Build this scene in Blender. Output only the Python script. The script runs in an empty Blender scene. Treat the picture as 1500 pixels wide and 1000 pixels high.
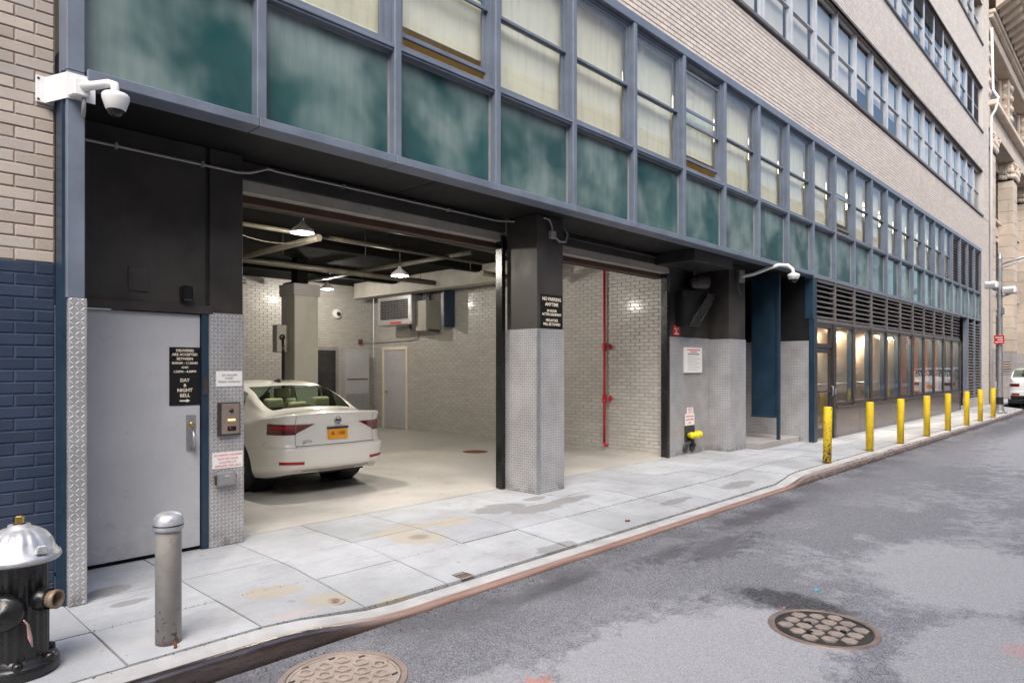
import bpy, bmesh, math, random
import numpy as np
from mathutils import Vector, Matrix
from mathutils.bvhtree import BVHTree
random.seed(7)
R = math.radians
scene = bpy.context.scene
# ------------------------------------------------------------------ camera
EYE = 1.65
cam_d = bpy.data.cameras.new('camera'); cam = bpy.data.objects.new('camera', cam_d)
scene.collection.objects.link(cam)
YAW = math.atan2(942, 985)                       # street axis (+X) lies this far to the right of the lens axis
cam.location = (0, 0, EYE)
cam.rotation_euler = (R(90), 0, YAW - R(90))
cam_d.sensor_width = 36; cam_d.lens = 36 * 985 / 1500
cam_d.shift_y = 38 / 1500
cam_d.clip_start = .05; cam_d.clip_end = 3000
scene.camera = cam
# ------------------------------------------------------------------ sky, sun, exposure
SUN_EL, SUN_AZ = R(52), R(-135)
world = bpy.data.worlds.new('World'); scene.world = world; world.use_nodes = True
wn = world.node_tree.nodes; wl = world.node_tree.links
sky = wn.new('ShaderNodeTexSky'); sky.sky_type = 'NISHITA'; sky.sun_disc = False
sky.sun_elevation = SUN_EL; sky.sun_rotation = SUN_AZ
sky.air_density = 1.0; sky.dust_density = 3.0; sky.ozone_density = 1.0
wl.new(sky.outputs[0], wn['Background'].inputs[0]); wn['Background'].inputs[1].default_value = .15
sun_d = bpy.data.lights.new('sun', 'SUN'); sun_o = bpy.data.objects.new('sun', sun_d)
scene.collection.objects.link(sun_o)
sun_d.energy = 1.5; sun_d.angle = R(40); sun_d.color = (1, .95, .87)
sd = Vector((math.sin(SUN_AZ) * math.cos(SUN_EL), math.cos(SUN_AZ) * math.cos(SUN_EL), math.sin(SUN_EL)))
sun_o.rotation_euler = (-sd).to_track_quat('-Z', 'Y').to_euler(); sun_o.location = (0, 0, 40)
vs = scene.view_settings
vs.view_transform = 'Standard'; vs.look = 'None'; vs.gamma = 1; vs.use_curve_mapping = False
vs.exposure = 1.1
cy = scene.cycles
cy.use_denoising = True; cy.max_bounces = 10; cy.diffuse_bounces = 5; cy.glossy_bounces = 4
cy.transparent_max_bounces = 16; cy.caustics_reflective = False; cy.caustics_refractive = False
cy.sample_clamp_indirect = 6

# ------------------------------------------------------------------ node helpers
class V:
    def __init__(s, g, k): s.g, s.k = g, k
    def __add__(a, b): return a.g.m('ADD', a, b)
    __radd__ = __add__
    def __sub__(a, b): return a.g.m('SUBTRACT', a, b)
    def __rsub__(a, b): return a.g.m('SUBTRACT', b, a)
    def __mul__(a, b): return a.g.m('MULTIPLY', a, b)
    __rmul__ = __mul__
    def __truediv__(a, b): return a.g.m('DIVIDE', a, b)
class G:
    def __init__(s, name):
        s.mat = bpy.data.materials.new(name); s.mat.use_nodes = True
        s.t = s.mat.node_tree; s.n = s.t.nodes; s.l = s.t.links
        s.b = s.n['Principled BSDF']; s.out = s.n['Material Output']
        p = s.n.new('ShaderNodeNewGeometry'); s.pos = p.outputs['Position']; s.island = V(s, p.outputs['Random Per Island'])
        x = s.n.new('ShaderNodeSeparateXYZ'); s.l.new(s.pos, x.inputs[0])
        s.x, s.y, s.z = (V(s, o) for o in x.outputs)
    def put(s, sock, v):
        if isinstance(v, V): s.l.new(v.k, sock)
        elif isinstance(v, (tuple, list)): sock.default_value = tuple(v) + ((1,) if len(v) == 3 and len(sock.default_value) == 4 else ())
        else: sock.default_value = v
    def m(s, op, a, b=None, c=None, clamp=False):
        n = s.n.new('ShaderNodeMath'); n.operation = op; n.use_clamp = clamp
        for i, v in enumerate((a, b, c)):
            if v is not None: s.put(n.inputs[i], v)
        return V(s, n.outputs[0])
    def vec(s, x, y, z):
        n = s.n.new('ShaderNodeCombineXYZ')
        for i, v in enumerate((x, y, z)): s.put(n.inputs[i], v)
        return V(s, n.outputs[0])
    def noise(s, scale=5, detail=4, rough=.6, vec=None, dist=0):
        n = s.n.new('ShaderNodeTexNoise'); s.l.new(vec.k if vec else s.pos, n.inputs['Vector'])
        n.inputs['Scale'].default_value = scale; n.inputs['Detail'].default_value = detail
        n.inputs['Roughness'].default_value = rough; n.inputs['Distortion'].default_value = dist
        return V(s, n.outputs['Fac'])
    def voro(s, scale=5, vec=None, feat='F1'):
        n = s.n.new('ShaderNodeTexVoronoi'); n.feature = feat; s.l.new(vec.k if vec else s.pos, n.inputs['Vector'])
        n.inputs['Scale'].default_value = scale
        return V(s, n.outputs['Distance'])
    def ramp(s, v, lo, hi, a=0., b=1.):
        n = s.n.new('ShaderNodeMapRange'); n.interpolation_type = 'SMOOTHSTEP'
        s.put(n.inputs[0], v)
        for i, q in enumerate((lo, hi, a, b)): n.inputs[i + 1].default_value = q
        return V(s, n.outputs[0])
    def mix(s, f, a, b):
        n = s.n.new('ShaderNodeMix'); n.data_type = 'RGBA'
        s.put(n.inputs[0], f); s.put(n.inputs[6], a); s.put(n.inputs[7], b)
        return V(s, n.outputs[2])
    def scale(s, col, f):
        n = s.n.new('ShaderNodeVectorMath'); n.operation = 'SCALE'
        s.put(n.inputs[0], col); s.put(n.inputs[3], f)
        return V(s, n.outputs[0])
    def rnd(s):
        n = s.n.new('ShaderNodeObjectInfo'); return V(s, n.outputs['Random'])
    def bump(s, h, strength=.3, dist=.01):
        n = s.n.new('ShaderNodeBump'); n.inputs['Strength'].default_value = strength; n.inputs['Distance'].default_value = dist
        s.put(n.inputs['Height'], h); s.l.new(n.outputs[0], s.b.inputs['Normal'])
    def set(s, col=None, rough=None, metal=None, **k):
        if col is not None: s.put(s.b.inputs['Base Color'], col)
        if rough is not None: s.put(s.b.inputs['Roughness'], rough)
        if metal is not None: s.put(s.b.inputs['Metallic'], metal)
        for q, v in k.items(): s.put(s.b.inputs[q.replace('_', ' ')], v)
MAT = {}
def paint(name, col, rough=.5, metal=0., var=.15, sc=3., bump=.15, bsc=60., grime=0., rv=.1, **k):
    g = G(name); n = g.noise(sc, 5, .65); f = g.ramp(n, .25, .75, 1 - var, 1 + var)
    c = g.scale(col, f)
    if grime: c = g.mix(g.ramp(g.noise(1.7, 7, .7), .5, .78, 0, grime), c, (.06, .05, .045))
    g.set(c, g.ramp(n, .2, .8, max(.02, rough - rv), rough + rv), metal, **k)
    if bump: g.bump(g.noise(bsc, 3, .6), bump, .004)
    MAT[name] = g.mat; return g.mat
def emit(name, col, st):
    g = G(name); g.set((0, 0, 0), .5); g.put(g.b.inputs['Emission Color'], col); g.put(g.b.inputs['Emission Strength'], st)
    MAT[name] = g.mat; return g.mat
def glassmat(name, tint=(1, 1, 1), ior=1.6, rough=0., dirt=0.):
    g = G(name)
    tr = g.n.new('ShaderNodeBsdfTransparent'); tr.inputs[0].default_value = (*tint, 1)
    gl = g.n.new('ShaderNodeBsdfGlossy'); gl.inputs['Roughness'].default_value = rough
    fr = g.n.new('ShaderNodeFresnel'); fr.inputs[0].default_value = ior
    bf = g.n.new('ShaderNodeNewGeometry')
    fac = g.m('MULTIPLY', V(g, fr.outputs[0]), g.m('SUBTRACT', 1, V(g, bf.outputs['Backfacing'])))
    bp = g.n.new('ShaderNodeBump'); bp.inputs['Strength'].default_value = .04; bp.inputs['Distance'].default_value = .02
    g.put(bp.inputs['Height'], g.noise(1.3, 1, .4)); g.l.new(bp.outputs[0], gl.inputs['Normal'])
    mx = g.n.new('ShaderNodeMixShader'); g.put(mx.inputs[0], fac); g.l.new(tr.outputs[0], mx.inputs[1]); g.l.new(gl.outputs[0], mx.inputs[2])
    o = mx.outputs[0]
    if dirt:
        df = g.n.new('ShaderNodeBsdfDiffuse'); df.inputs[0].default_value = (.5, .5, .48, 1)
        st = g.noise(1.5, 6, .7, g.vec(g.x * 6, g.y * 6, g.z * .7))
        m2 = g.n.new('ShaderNodeMixShader'); g.put(m2.inputs[0], g.ramp(st, .42, .8, 0, dirt)); g.l.new(o, m2.inputs[1]); g.l.new(df.outputs[0], m2.inputs[2]); o = m2.outputs[0]
    g.l.new(o, g.out.inputs[0]); MAT[name] = g.mat; return g.mat
def brickmat(name, col, rough, var=.12, dirt=.25, coat=0., blotch=None):
    g = G(name); r = g.m('FRACT', g.rnd() * 1.7 + g.island)
    c = g.scale(col, g.ramp(r, 0, 1, 1 - var, 1 + var))
    if blotch: c = g.mix(g.ramp(g.m('FRACT', r * 7.3), .55, 1, 0, .6), c, blotch)
    c = g.mix(g.ramp(g.noise(.9, 6, .65), .45, .75, 0, dirt), c, (.13, .11, .1))
    c = g.mix(g.ramp(g.noise(70, 2, .5), .62, .72, 0, .25), c, (.12, .1, .08))
    g.set(c, g.ramp(g.noise(6, 3), .3, .7, rough - .08, rough + .08))
    if coat: g.set(Coat_Weight=coat, Coat_Roughness=.12)
    g.bump(g.noise(90, 4, .7) + g.noise(14, 2) * .8, .35, .004); MAT[name] = g.mat
brickmat('brick_beige', (.44, .385, .335), .8, .13, .22, blotch=(.37, .355, .35))
brickmat('brick_band', (.64, .58, .52), .75, .07, .10, blotch=(.58, .53, .49))
brickmat('brick_blue', (.026, .043, .078), .45, .12, .12)
brickmat('brick_white', (.50, .48, .45), .38, .06, .12, coat=.22)
paint('mortar_brown', (.33, .25, .21), .95, var=.3, sc=8)
paint('mortar_dark', (.27, .20, .165), .95, var=.3, sc=8)
paint('mortar_blue', (.045, .07, .14), .6)
paint('mortar_cream', (.36, .335, .30), .6)
paint('blue_paint', (.150, .178, .228), .42, var=.16, sc=2.2, grime=.25)
paint('blue_deep', (.013, .035, .062), .4, var=.2, grime=.3)
paint('alu_frame', (.46, .49, .54), .4, var=.1, grime=.1)
paint('black_paint', (.020, .019, .020), .45, var=.3, sc=4, grime=.1)
paint('black_wall', (.040, .036, .032), .5, var=.35, sc=2.3, bump=.3, bsc=25)
paint('black_gloss', (.010, .010, .011), .25, var=.2)
paint('ceiling_black', (.006, .0055, .0045), .8, var=.3, Specular_IOR_Level=.08)
paint('soffit_black', (.012, .012, .013), .6, var=.4, sc=2, Specular_IOR_Level=.25)
def door_mat():
    g = G('door_grey'); n = g.noise(1.3, 6, .7); c = g.scale((.46, .465, .485), g.ramp(n, .25, .75, .9, 1.08))
    sc = g.noise(2.2, 3, .6, g.vec(g.x * 1.5 + g.y * 1.5, 0., g.z * 34 + g.noise(1.2, 2) * 9)); c = g.mix(g.ramp(sc, .70, .76, 0, .35), c, (.62, .62, .63))
    c = g.mix(g.ramp(g.noise(5, 6, .75), .60, .72, 0, .4), c, (.26, .25, .25)); c = g.mix(g.ramp(g.z, 0, .5, .22, 0) * g.ramp(g.noise(9, 5), .35, .65), c, (.12, .11, .1))
    g.set(c, g.ramp(n, .3, .7, .36, .5)); g.bump(g.noise(50, 3), .06, .004); MAT['door_grey'] = g.mat
door_mat()
paint('white_paint', (.74, .74, .74), .4, var=.05, grime=.06)
paint('sign_white', (.78, .77, .75), .45, var=.04)
paint('sign_black', (.008, .008, .009), .3, var=.1)
paint('letter_cream', (.80, .72, .58), .5, var=.03, bump=0)
paint('letter_red', (.60, .05, .07), .5, var=.05, bump=0)
paint('letter_dark', (.08, .08, .09), .5, var=.05, bump=0)
paint('red_paint', (.55, .015, .02), .35, var=.12)
paint('steel_grey', (.42, .42, .43), .38, .7, var=.12, sc=9)
paint('silver', (.50, .51, .53), .42, .55, var=.2, sc=12, bump=.25, bsc=40)
paint('brass', (.55, .38, .12), .35, .9)
paint('conduit_grey', (.34, .33, .32), .5, .3, var=.15)
paint('bronze_frame', (.060, .050, .052), .4, .3, var=.2)
paint('louver_bronze', (.15, .135, .13), .5, .2, var=.2)
paint('louver_tan', (.22, .18, .15), .5, .1, var=.2)
paint('dark_void', (.004, .004, .005), .9, var=.1, bump=0)
paint('office_wall', (.74, .62, .40), .8, var=.06)
paint('blind_cream', (.88, .84, .75), .55, var=.05, sc=1.5, bump=0)
paint('shade_beige', (.74, .66, .55), .7, var=.1, sc=.8, bump=0)
paint('rust', (.15, .055, .025), .85, var=.4, sc=20, bump=.5)
paint('rubber', (.016, .016, .017), .75, var=.2)
paint('beam_cream', (.36, .34, .295), .55, var=.15, grime=.3)
paint('pipe_cream', (.085, .076, .058), .4, var=.3, sc=6, grime=.3)
paint('metal_dark', (.06, .06, .062), .45, .5, var=.3)
emit('bulb', (1, .86, .62), 60); emit('office_light', (1, .84, .56), 4.5); emit('lobby_light', (1, .77, .54), 60)
emit('orange_display', (1, .45, .12), 3)
glassmat('pane_glass', (.95, .97, .95), 1.75, 0, .10); glassmat('upper_glass', (.95, .97, .97), 2.1)
glassmat('store_glass', (.92, .94, .94), 1.4)
glassmat('car_glass', (.74, .85, .77), 1.4)

def stone_mat(name, col, var=.14, sc=1.1, dirt=.35, rough=.85):
    g = G(name); n = g.noise(sc, 7, .68)
    c = g.scale(col, g.ramp(n, .25, .75, 1 - var, 1 + var))
    c = g.scale(c, g.ramp(g.rnd(), 0, 1, .9, 1.08))
    st = g.noise(1.2, 6, .7, g.vec(g.x * 3, g.y * 3, g.z * .5))
    c = g.mix(g.ramp(st, .5, .8, 0, dirt), c, (.16, .13, .11))
    g.set(c, rough); g.bump(g.noise(40, 4, .7), .25, .006); MAT[name] = g.mat
stone_mat('limestone', (.56, .47, .38)); stone_mat('limestone_grey', (.36, .34, .33)); stone_mat('granite', (.13, .105, .095), dirt=.3, rough=.25)
stone_mat('column_paint', (.33, .32, .275), .1, 2., .3, .5); stone_mat('facade_tan', (.62, .56, .49)); stone_mat('facade_red', (.26, .12, .085))

# treadplate: small raised lozenges, alternately turned, on grey steel
def tread():
    g = G('tread_plate'); u = (g.x + g.y) / .034; v = g.z / .034
    par = g.m('MODULO', g.m('FLOOR', u) + g.m('FLOOR', v) + 400, 2)
    a = g.m('FRACT', u + 400) - .5; b = g.m('FRACT', v + 400) - .5
    sgn = par * 2 - 1
    p = (a + b * sgn) * .7071; q = (a - b * sgn) * .7071
    d = g.m('SQRT', (p * p) / .22 + (q * q) / .012)
    h = g.ramp(d, .65, 1.15, 1, 0)
    n = g.noise(2.5, 5, .65)
    c = g.mix(h, (.38, .38, .39), (.80, .80, .81)); c = g.scale(c, g.ramp(n, .25, .75, .82, 1.14))
    c = g.mix(g.ramp(g.noise(.8, 5, .6), .48, .75, 0, .35), c, (.26, .19, .15))
    c = g.mix(g.ramp(g.z, 0, .18, .55, 0) * g.ramp(g.noise(7, 4), .4, .65), c, (.09, .07, .055))
    g.set(c, g.ramp(n, .2, .8, .28, .45), .35); g.bump(h, .8, .005); MAT['tread_plate'] = g.mat
tread()
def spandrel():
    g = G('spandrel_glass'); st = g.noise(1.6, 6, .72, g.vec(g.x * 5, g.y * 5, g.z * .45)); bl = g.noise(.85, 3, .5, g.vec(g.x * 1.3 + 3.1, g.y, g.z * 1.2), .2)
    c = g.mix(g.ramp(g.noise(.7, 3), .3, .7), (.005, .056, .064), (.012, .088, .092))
    c = g.mix(g.m('MULTIPLY', g.ramp(st, .3, .8, .6, .85), g.ramp(bl, .38, .70, .02, .68), clamp=True), c, (.42, .50, .47))  # dirt streaks, and pale haze patches that imitate reflected light in the colour
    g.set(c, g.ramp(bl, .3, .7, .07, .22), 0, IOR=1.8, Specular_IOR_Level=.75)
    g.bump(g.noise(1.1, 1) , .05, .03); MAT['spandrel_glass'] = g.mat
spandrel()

# ------------------------------------------------------------------ mesh helpers
COL = scene.collection
class MB:
    def __init__(s): s.v = []; s.f = []; s.sm = []
    def add(s, vs_, fs, smooth=False):
        k = len(s.v); s.v += [tuple(p) for p in vs_]; s.f += [tuple(i + k for i in f) for f in fs]; s.sm += [smooth] * len(fs); return s
    def box(s, x0, x1, y0, y1, z0, z1):
        return s.add([(x, y, z) for z in (z0, z1) for y in (y0, y1) for x in (x0, x1)],
                     [(0, 2, 3, 1), (4, 5, 7, 6), (0, 1, 5, 4), (2, 6, 7, 3), (0, 4, 6, 2), (1, 3, 7, 5)])
    def prism(s, poly, ax, a, b):                # poly in the two other axes, swept along axis ax from a to b
        n = len(poly)
        def P(p, t): q = list(p); q.insert(ax, t); return tuple(q)
        vs_ = [P(p, a) for p in poly] + [P(p, b) for p in poly]
        fs = [tuple(range(n))[::-1], tuple(range(n, 2 * n))] + [(i, (i + 1) % n, n + (i + 1) % n, n + i) for i in range(n)]
        return s.add(vs_, fs)
    def lathe(s, prof, c=(0, 0, 0), ax='z', n=24, flute=None, smooth=True):
        vs_ = []; m = len(prof)
        for i in range(n):
            a = 2 * math.pi * i / n
            for j, (r, h) in enumerate(prof):
                rr = r * (flute(a, h) if flute else 1)
                p = (rr * math.cos(a), rr * math.sin(a), h)
                if ax == 'y': p = (p[0], p[2], p[1])
                if ax == 'x': p = (p[2], p[0], p[1])
                vs_.append((p[0] + c[0], p[1] + c[1], p[2] + c[2]))
        fs = [(i * m + j, (i + 1) % n * m + j, (i + 1) % n * m + j + 1, i * m + j + 1) for i in range(n) for j in range(m - 1)]
        return s.add(vs_, fs, smooth)
    def tube(s, pts, r, n=10, closed=False, cap=True):
        pts = [Vector(p) for p in pts]; m = len(pts); rings = []; up = None
        for i, p in enumerate(pts):
            a = pts[(i - 1) % m] if (i or closed) else p; b = pts[(i + 1) % m] if (i < m - 1 or closed) else p
            d = (b - a).normalized()
            if up is None: up = d.orthogonal().normalized()
            up = (up - d * up.dot(d)).normalized(); w = d.cross(up)
            rr = r[i] if isinstance(r, (list, tuple)) else r
            rings.append([p + (up * math.cos(2 * math.pi * k / n) + w * math.sin(2 * math.pi * k / n)) * rr for k in range(n)])
        vs_ = [q for ring in rings for q in ring]
        fs = [(i * n + k, i * n + (k + 1) % n, (i + 1) % m * n + (k + 1) % n, (i + 1) % m * n + k) for i in range(m if closed else m - 1) for k in range(n)]
        s.add(vs_, fs, True)
        if cap and not closed: s.add(rings[0], [tuple(range(n))[::-1]]); s.add(rings[-1], [tuple(range(n))])
        return s
    def ball(s, c, r, n=10, sq=(1, 1, 1)):
        vs_ = []; fs = []
        for i in range(n + 1):
            t = math.pi * i / n
            for k in range(n * 2):
                a = math.pi * k / n; vs_.append((c[0] + r * sq[0] * math.sin(t) * math.cos(a), c[1] + r * sq[1] * math.sin(t) * math.sin(a), c[2] + r * sq[2] * math.cos(t)))
        w = 2 * n
        for i in range(n):
            for k in range(w): fs.append((i * w + k, (i + 1) * w + k, (i + 1) * w + (k + 1) % w, i * w + (k + 1) % w))
        return s.add(vs_, fs, True)
    def move(s, f): s.v = [tuple(f(Vector(p))) for p in s.v]; return s
    def mesh(s, name, mat, off=(0, 0, 0), bevel=0, seg=1):
        me = bpy.data.meshes.new(name)
        me.from_pydata([(p[0] - off[0], p[1] - off[1], p[2] - off[2]) for p in s.v], [], s.f)
        for p, q in zip(me.polygons, s.sm): p.use_smooth = q
        bm = bmesh.new(); bm.from_mesh(me); bmesh.ops.remove_doubles(bm, verts=bm.verts, dist=1e-5)
        bmesh.ops.recalc_face_normals(bm, faces=bm.faces)
        if bevel:
            ed = [e for e in bm.edges if len(e.link_faces) == 2 and e.calc_face_angle(0) > .6]
            bmesh.ops.bevel(bm, geom=ed, offset=bevel, segments=seg, profile=.5, affect='EDGES', clamp_overlap=True)
        bm.to_mesh(me); bm.free()
        if mat: me.materials.append(MAT[mat])
        me.update(); return me
    def build(s, name, mat, parent=None, bevel=0, seg=1, kind=None):
        return put(name, s.mesh(name, mat, base(parent), bevel, seg), parent, kind=kind)
BASE = {}
def base(o): return BASE.get(o.name, (0, 0, 0)) if o else (0, 0, 0)
def put(name, me, parent=None, loc=None, kind=None):
    o = bpy.data.objects.new(name, me); COL.objects.link(o)
    if parent: o.parent = parent; BASE[o.name] = base(parent)
    if loc is not None: o.location = loc
    if kind: o['kind'] = kind
    return o
def tag(o, label, cat, group=None):
    o['label'] = label; o['category'] = cat
    if group: o['group'] = group
    return o
def thing(name, label, cat, loc=(0, 0, 0), group=None, rotz=0.):
    o = bpy.data.objects.new(name, None); COL.objects.link(o); o.location = loc; o.empty_display_size = .1
    o.rotation_euler = (0, 0, rotz)
    BASE[o.name] = tuple(loc) if not rotz else (0, 0, 0); return tag(o, label, cat, group)
def struct(o): o['kind'] = 'structure'; return o
def bx(name, mat, parent, x0, x1, y0, y1, z0, z1, bevel=.004):
    return MB().box(x0, x1, y0, y1, z0, z1).build(name, mat, parent, bevel)
def text_mesh(txt, size, bold=.0, sx=1., align='CENTER'):
    cu = bpy.data.curves.new('lettering', 'FONT'); cu.body = txt; cu.size = size; cu.align_x = align; cu.align_y = 'CENTER'
    cu.offset = bold; cu.extrude = .0006; cu.resolution_u = 3
    ob = bpy.data.objects.new('lettering', cu); COL.objects.link(ob)
    bpy.context.view_layer.update()
    me = bpy.data.meshes.new_from_object(ob.evaluated_get(bpy.context.evaluated_depsgraph_get()))
    bpy.data.objects.remove(ob); bpy.data.curves.remove(cu)
    if sx != 1: me.transform(Matrix.Diagonal((sx, 1, 1, 1)))
    return me
def letters(parent, lines, x, y, mat):          # on a face that looks to -Y; lines = (text, z, cap height, max width[, bold])
    for ln in lines:
        txt, z, h, w = ln[:4]; bold = ln[4] if len(ln) > 4 else .0
        me = text_mesh(txt, h * 1.42, bold * h); xs = [v.co.x for v in me.vertices]; ww = max(xs) - min(xs)
        if ww > w: me.transform(Matrix.Diagonal((w / ww, 1, 1, 1)))
        me.transform(Matrix.Rotation(R(90), 4, 'X')); me.materials.clear(); me.materials.append(MAT[mat])
        b = base(parent); put('lettering', me, parent, (x - b[0], y - b[1], z - b[2]))
BRICKS = {}
def brick_mesh(L, H, D, mat, plane):
    key = (round(L, 4), round(H, 4), D, mat, plane)
    if key in BRICKS: return BRICKS[key]
    vs_, fs = brick_geo(L, H, D); m = MB()
    if plane == 'X': vs_ = [(y, x, z) for x, y, z in vs_]
    m.add(vs_, fs); BRICKS[key] = m.mesh('brick', mat); return BRICKS[key]
def brick_geo(L, H, D, e=.004):                  # front looks to -y, chamfered; centred in x and z, front at y = 0
    a, b = L / 2, H / 2
    ring = lambda i, y: [(-a + i, y, -b + i), (a - i, y, -b + i), (a - i, y, b - i), (-a + i, y, b - i)]
    vs_ = ring(0, D) + ring(0, e) + ring(e, 0)
    fs = [(8, 9, 10, 11)] + [(o + i, o + (i + 1) % 4, o + 4 + (i + 1) % 4, o + 4 + i) for o in (0, 4) for i in range(4)]
    return vs_, fs
def brickwork(parent, plane, f, u0, u1, z0, z1, L, H, mats, single, holes=(), joint=.011, depth=.03, u_org=0., z_org=0., jit=.0015):
    """courses of bricks on plane ('Y': front at y=f looking to -Y; 'X': front at x=f looking to -X).
    mats: list of (zmax, material). single(u,z): True -> its own object; the rest joined per material."""
    rest = {}; b = base(parent); rr = random.Random(int(abs(f * 97) + abs(z0 * 13) + abs(u0) * 7))
    j = math.floor((z0 - z_org) / H)
    while z_org + j * H < z1 - 1e-4:
        za = max(z0, z_org + j * H); zb = min(z1, z_org + (j + 1) * H); zc = (za + zb) / 2
        mat = next(m for zm, m in mats if zc < zm)
        spans = [(u0, u1)]
        for h in holes:
            if h[2] < zc < h[3]:
                spans = [q for a, c in spans for q in ((a, min(c, h[0])), (max(a, h[1]), c)) if q[1] - q[0] > .02]
        for a, c in spans:
            off = u_org + (j % 2) * L / 2; i = math.floor((a - off) / L)
            while off + i * L < c - 1e-4:
                ua = max(a, off + i * L); ub = min(c, off + (i + 1) * L); i += 1
                l = ub - ua - joint; hh = zb - za - joint
                if l < .02 or hh < .02: continue
                uc = (ua + ub) / 2; d = rr.uniform(-jit, jit)
                p = (uc, f + d, zc) if plane == 'Y' else (f + d, uc, zc)
                if single(uc, zc):
                    put('brick', brick_mesh(l, hh, depth, mat, plane), parent, (p[0] - b[0], p[1] - b[1], p[2] - b[2]))
                else:
                    vs_, fs = brick_geo(l, hh, depth)
                    if plane == 'X': vs_ = [(y, x, z) for x, y, z in vs_]
                    rest.setdefault(mat, MB()).add([(x + p[0], y + p[1], z + p[2]) for x, y, z in vs_], fs)
        j += 1
    for mat, m in rest.items():
        me = bpy.data.meshes.new('brickwork'); me.from_pydata([(x - b[0], y - b[1], z - b[2]) for x, y, z in m.v], [], m.f)
        me.materials.append(MAT[mat]); bm = bmesh.new(); bm.from_mesh(me); bmesh.ops.recalc_face_normals(bm, faces=bm.faces); bm.to_mesh(me); bm.free()
        put('brickwork', me, parent, kind='stuff')
# ================================================================== OFFICE BUILDING
FY = 5.45                                         # street face of the upper storeys
def MX(k): return 1.225 + 1.405 * k               # mullion axes
P = 1.405
bld = thing('office_building', 'pale brick office building with blue window bands above a black garage entrance', 'building', (1.225, FY, 0))
BB = base(bld)
# slabs and core
bx('floor_slab', 'black_paint', bld, 1.31, 37, 5.62, 18, 3.90, 4.05)
bx('floor_slab', 'black_paint', bld, 1.31, 37, 5.66, 18, 6.86, 7.0)
bx('core', 'black_wall', bld, -8, 37, 5.85, 18, 7.001, 20)
bx('core', 'office_wall', bld, 1.32, 36, 9.6, 9.8, 4.06, 6.85)
bx('core', 'office_wall', bld, 1.32, 1.36, 5.7, 9.55, 4.06, 6.85)
bx('core', 'office_wall', bld, 36, 36.1, 5.7, 9.8, 4.06, 6.85)
bx('office_ceiling', 'office_wall', bld, 1.32, 36, 5.66, 9.59, 6.845, 6.858, 0)
for k in range(24):                               # ceiling lights of the second storey, glimpsed through the panes
    o = bx('ceiling_light', 'office_light', bld, MX(k) + .25, MX(k) + 1.15, 6.7, 7.3, 6.80, 6.844, 0)
# ---- brick to the left of the steel column
BL, BH = .232, .0835
lw = bx('brick_wall', 'mortar_blue', bld, -8, 1.205, FY + .197, 5.85, 0, 2.385, 0)
brickwork(lw, 'Y', FY + .19, -8, 1.205, .0, 2.385, BL, BH, [(9, 'brick_blue')], lambda u, z: u > .72, u_org=1.205 - 2 * BL, z_org=2.385 - 30 * BH)
lw2 = bx('brick_wall', 'mortar_brown', bld, -8, 1.205, FY + .197, 5.85, 2.385, 20, 0)
brickwork(lw2, 'Y', FY + .19, -8, 1.205, 2.385, 12, BL, BH, [(99, 'brick_beige')], lambda u, z: u > .75 and z < 4.7, u_org=1.205 - 2 * BL, z_org=2.385)
# ---- pale brick bands and the end strip
def band(z0, z1, xs, single):
    w = bx('brick_band', 'mortar_dark', bld, 1.30, 37.0, FY + .007, 5.86, z0, z1, 0)
    brickwork(w, 'Y', FY, xs, 37.0, z0, z1, .205, .0795, [(99, 'brick_band')], single, u_org=.05, z_org=z0, joint=.013)
    bx('brick_band', 'brick_band', bld, 1.30, xs, FY + .002, FY + .006, z0, z1, 0)
band(6.76, 8.22, 5.5, lambda u, z: 7.6 < u < 10.6 and z < 6.76 + .0795 * 12 and (z - 6.76) < (u - 7.2) * .55)
band(10.2, 11.86, 12, lambda u, z: False)
band(13.84, 15.68, 20, lambda u, z: False)
band(17.5, 19.9, 26, lambda u, z: False)
ew = bx('brick_wall', 'mortar_brown', bld, 35.03, 37.0, FY + .007, 5.86, 0, 6.76, 0)
brickwork(ew, 'Y', FY, 35.03, 37.0, 0, 6.76, .205, .0795, [(99, 'brick_band')], lambda u, z: False)
for z0, z1 in ((8.22, 10.2), (11.86, 13.84), (15.68, 17.5)):
    e = bx('brick_wall', 'mortar_brown', bld, 35.53, 37.0, FY + .007, 5.86, z0, z1, 0)
    brickwork(e, 'Y', FY, 35.53, 37.0, z0, z1, .205, .0795, [(99, 'brick_band')], lambda u, z: False)
    e2 = bx('reveal', 'brick_band', bld, 35.50, 35.528, FY + .002, 5.8, z0, z1, 0)
bx('parapet', 'alu_frame', bld, -8, 37.1, FY - .05, 6.2, 19.9, 20.2)
bx('wall', 'brick_band', bld, 36.9, 37.02, 5.9, 18, 0, 20)
# ---- second storey window band
for k in range(25):
    if k: bx('mullion', 'blue_paint', bld, MX(k) - .042, MX(k) + .042, FY - .035, FY + .15, 3.70 if k < 10 else 3.62, 6.62, .006)
bx('head_beam', 'blue_paint', bld, 1.18, 35.02, FY - .04, FY + .16, 6.62, 6.755, .006)
for k in range(10):
    bx('ledge', 'blue_paint', bld, MX(k) - .03 if k else 1.345, MX(k + 1) - .034, FY - .06, FY + .16, 3.655, 3.735, .006)
bx('ledge', 'blue_paint', bld, MX(10) - .03, 34.98, FY - .03, FY + .16, 3.63, 3.70, .006)
W0 = P - .084
def wframe(w, z0, z1, t, y0, y1, mid=None):
    m = MB().box(0, t, y0, y1, z0, z1).box(w - t, w, y0, y1, z0, z1).box(t, w - t, y0, y1, z0, z0 + t).box(t, w - t, y0, y1, z1 - t, z1)
    if mid: m.box(t, w - t, y0, y1, mid - t * .45, mid + t * .45)
    return m
win_me = wframe(W0, 4.84, 6.62, .05, .02, .13)
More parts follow.
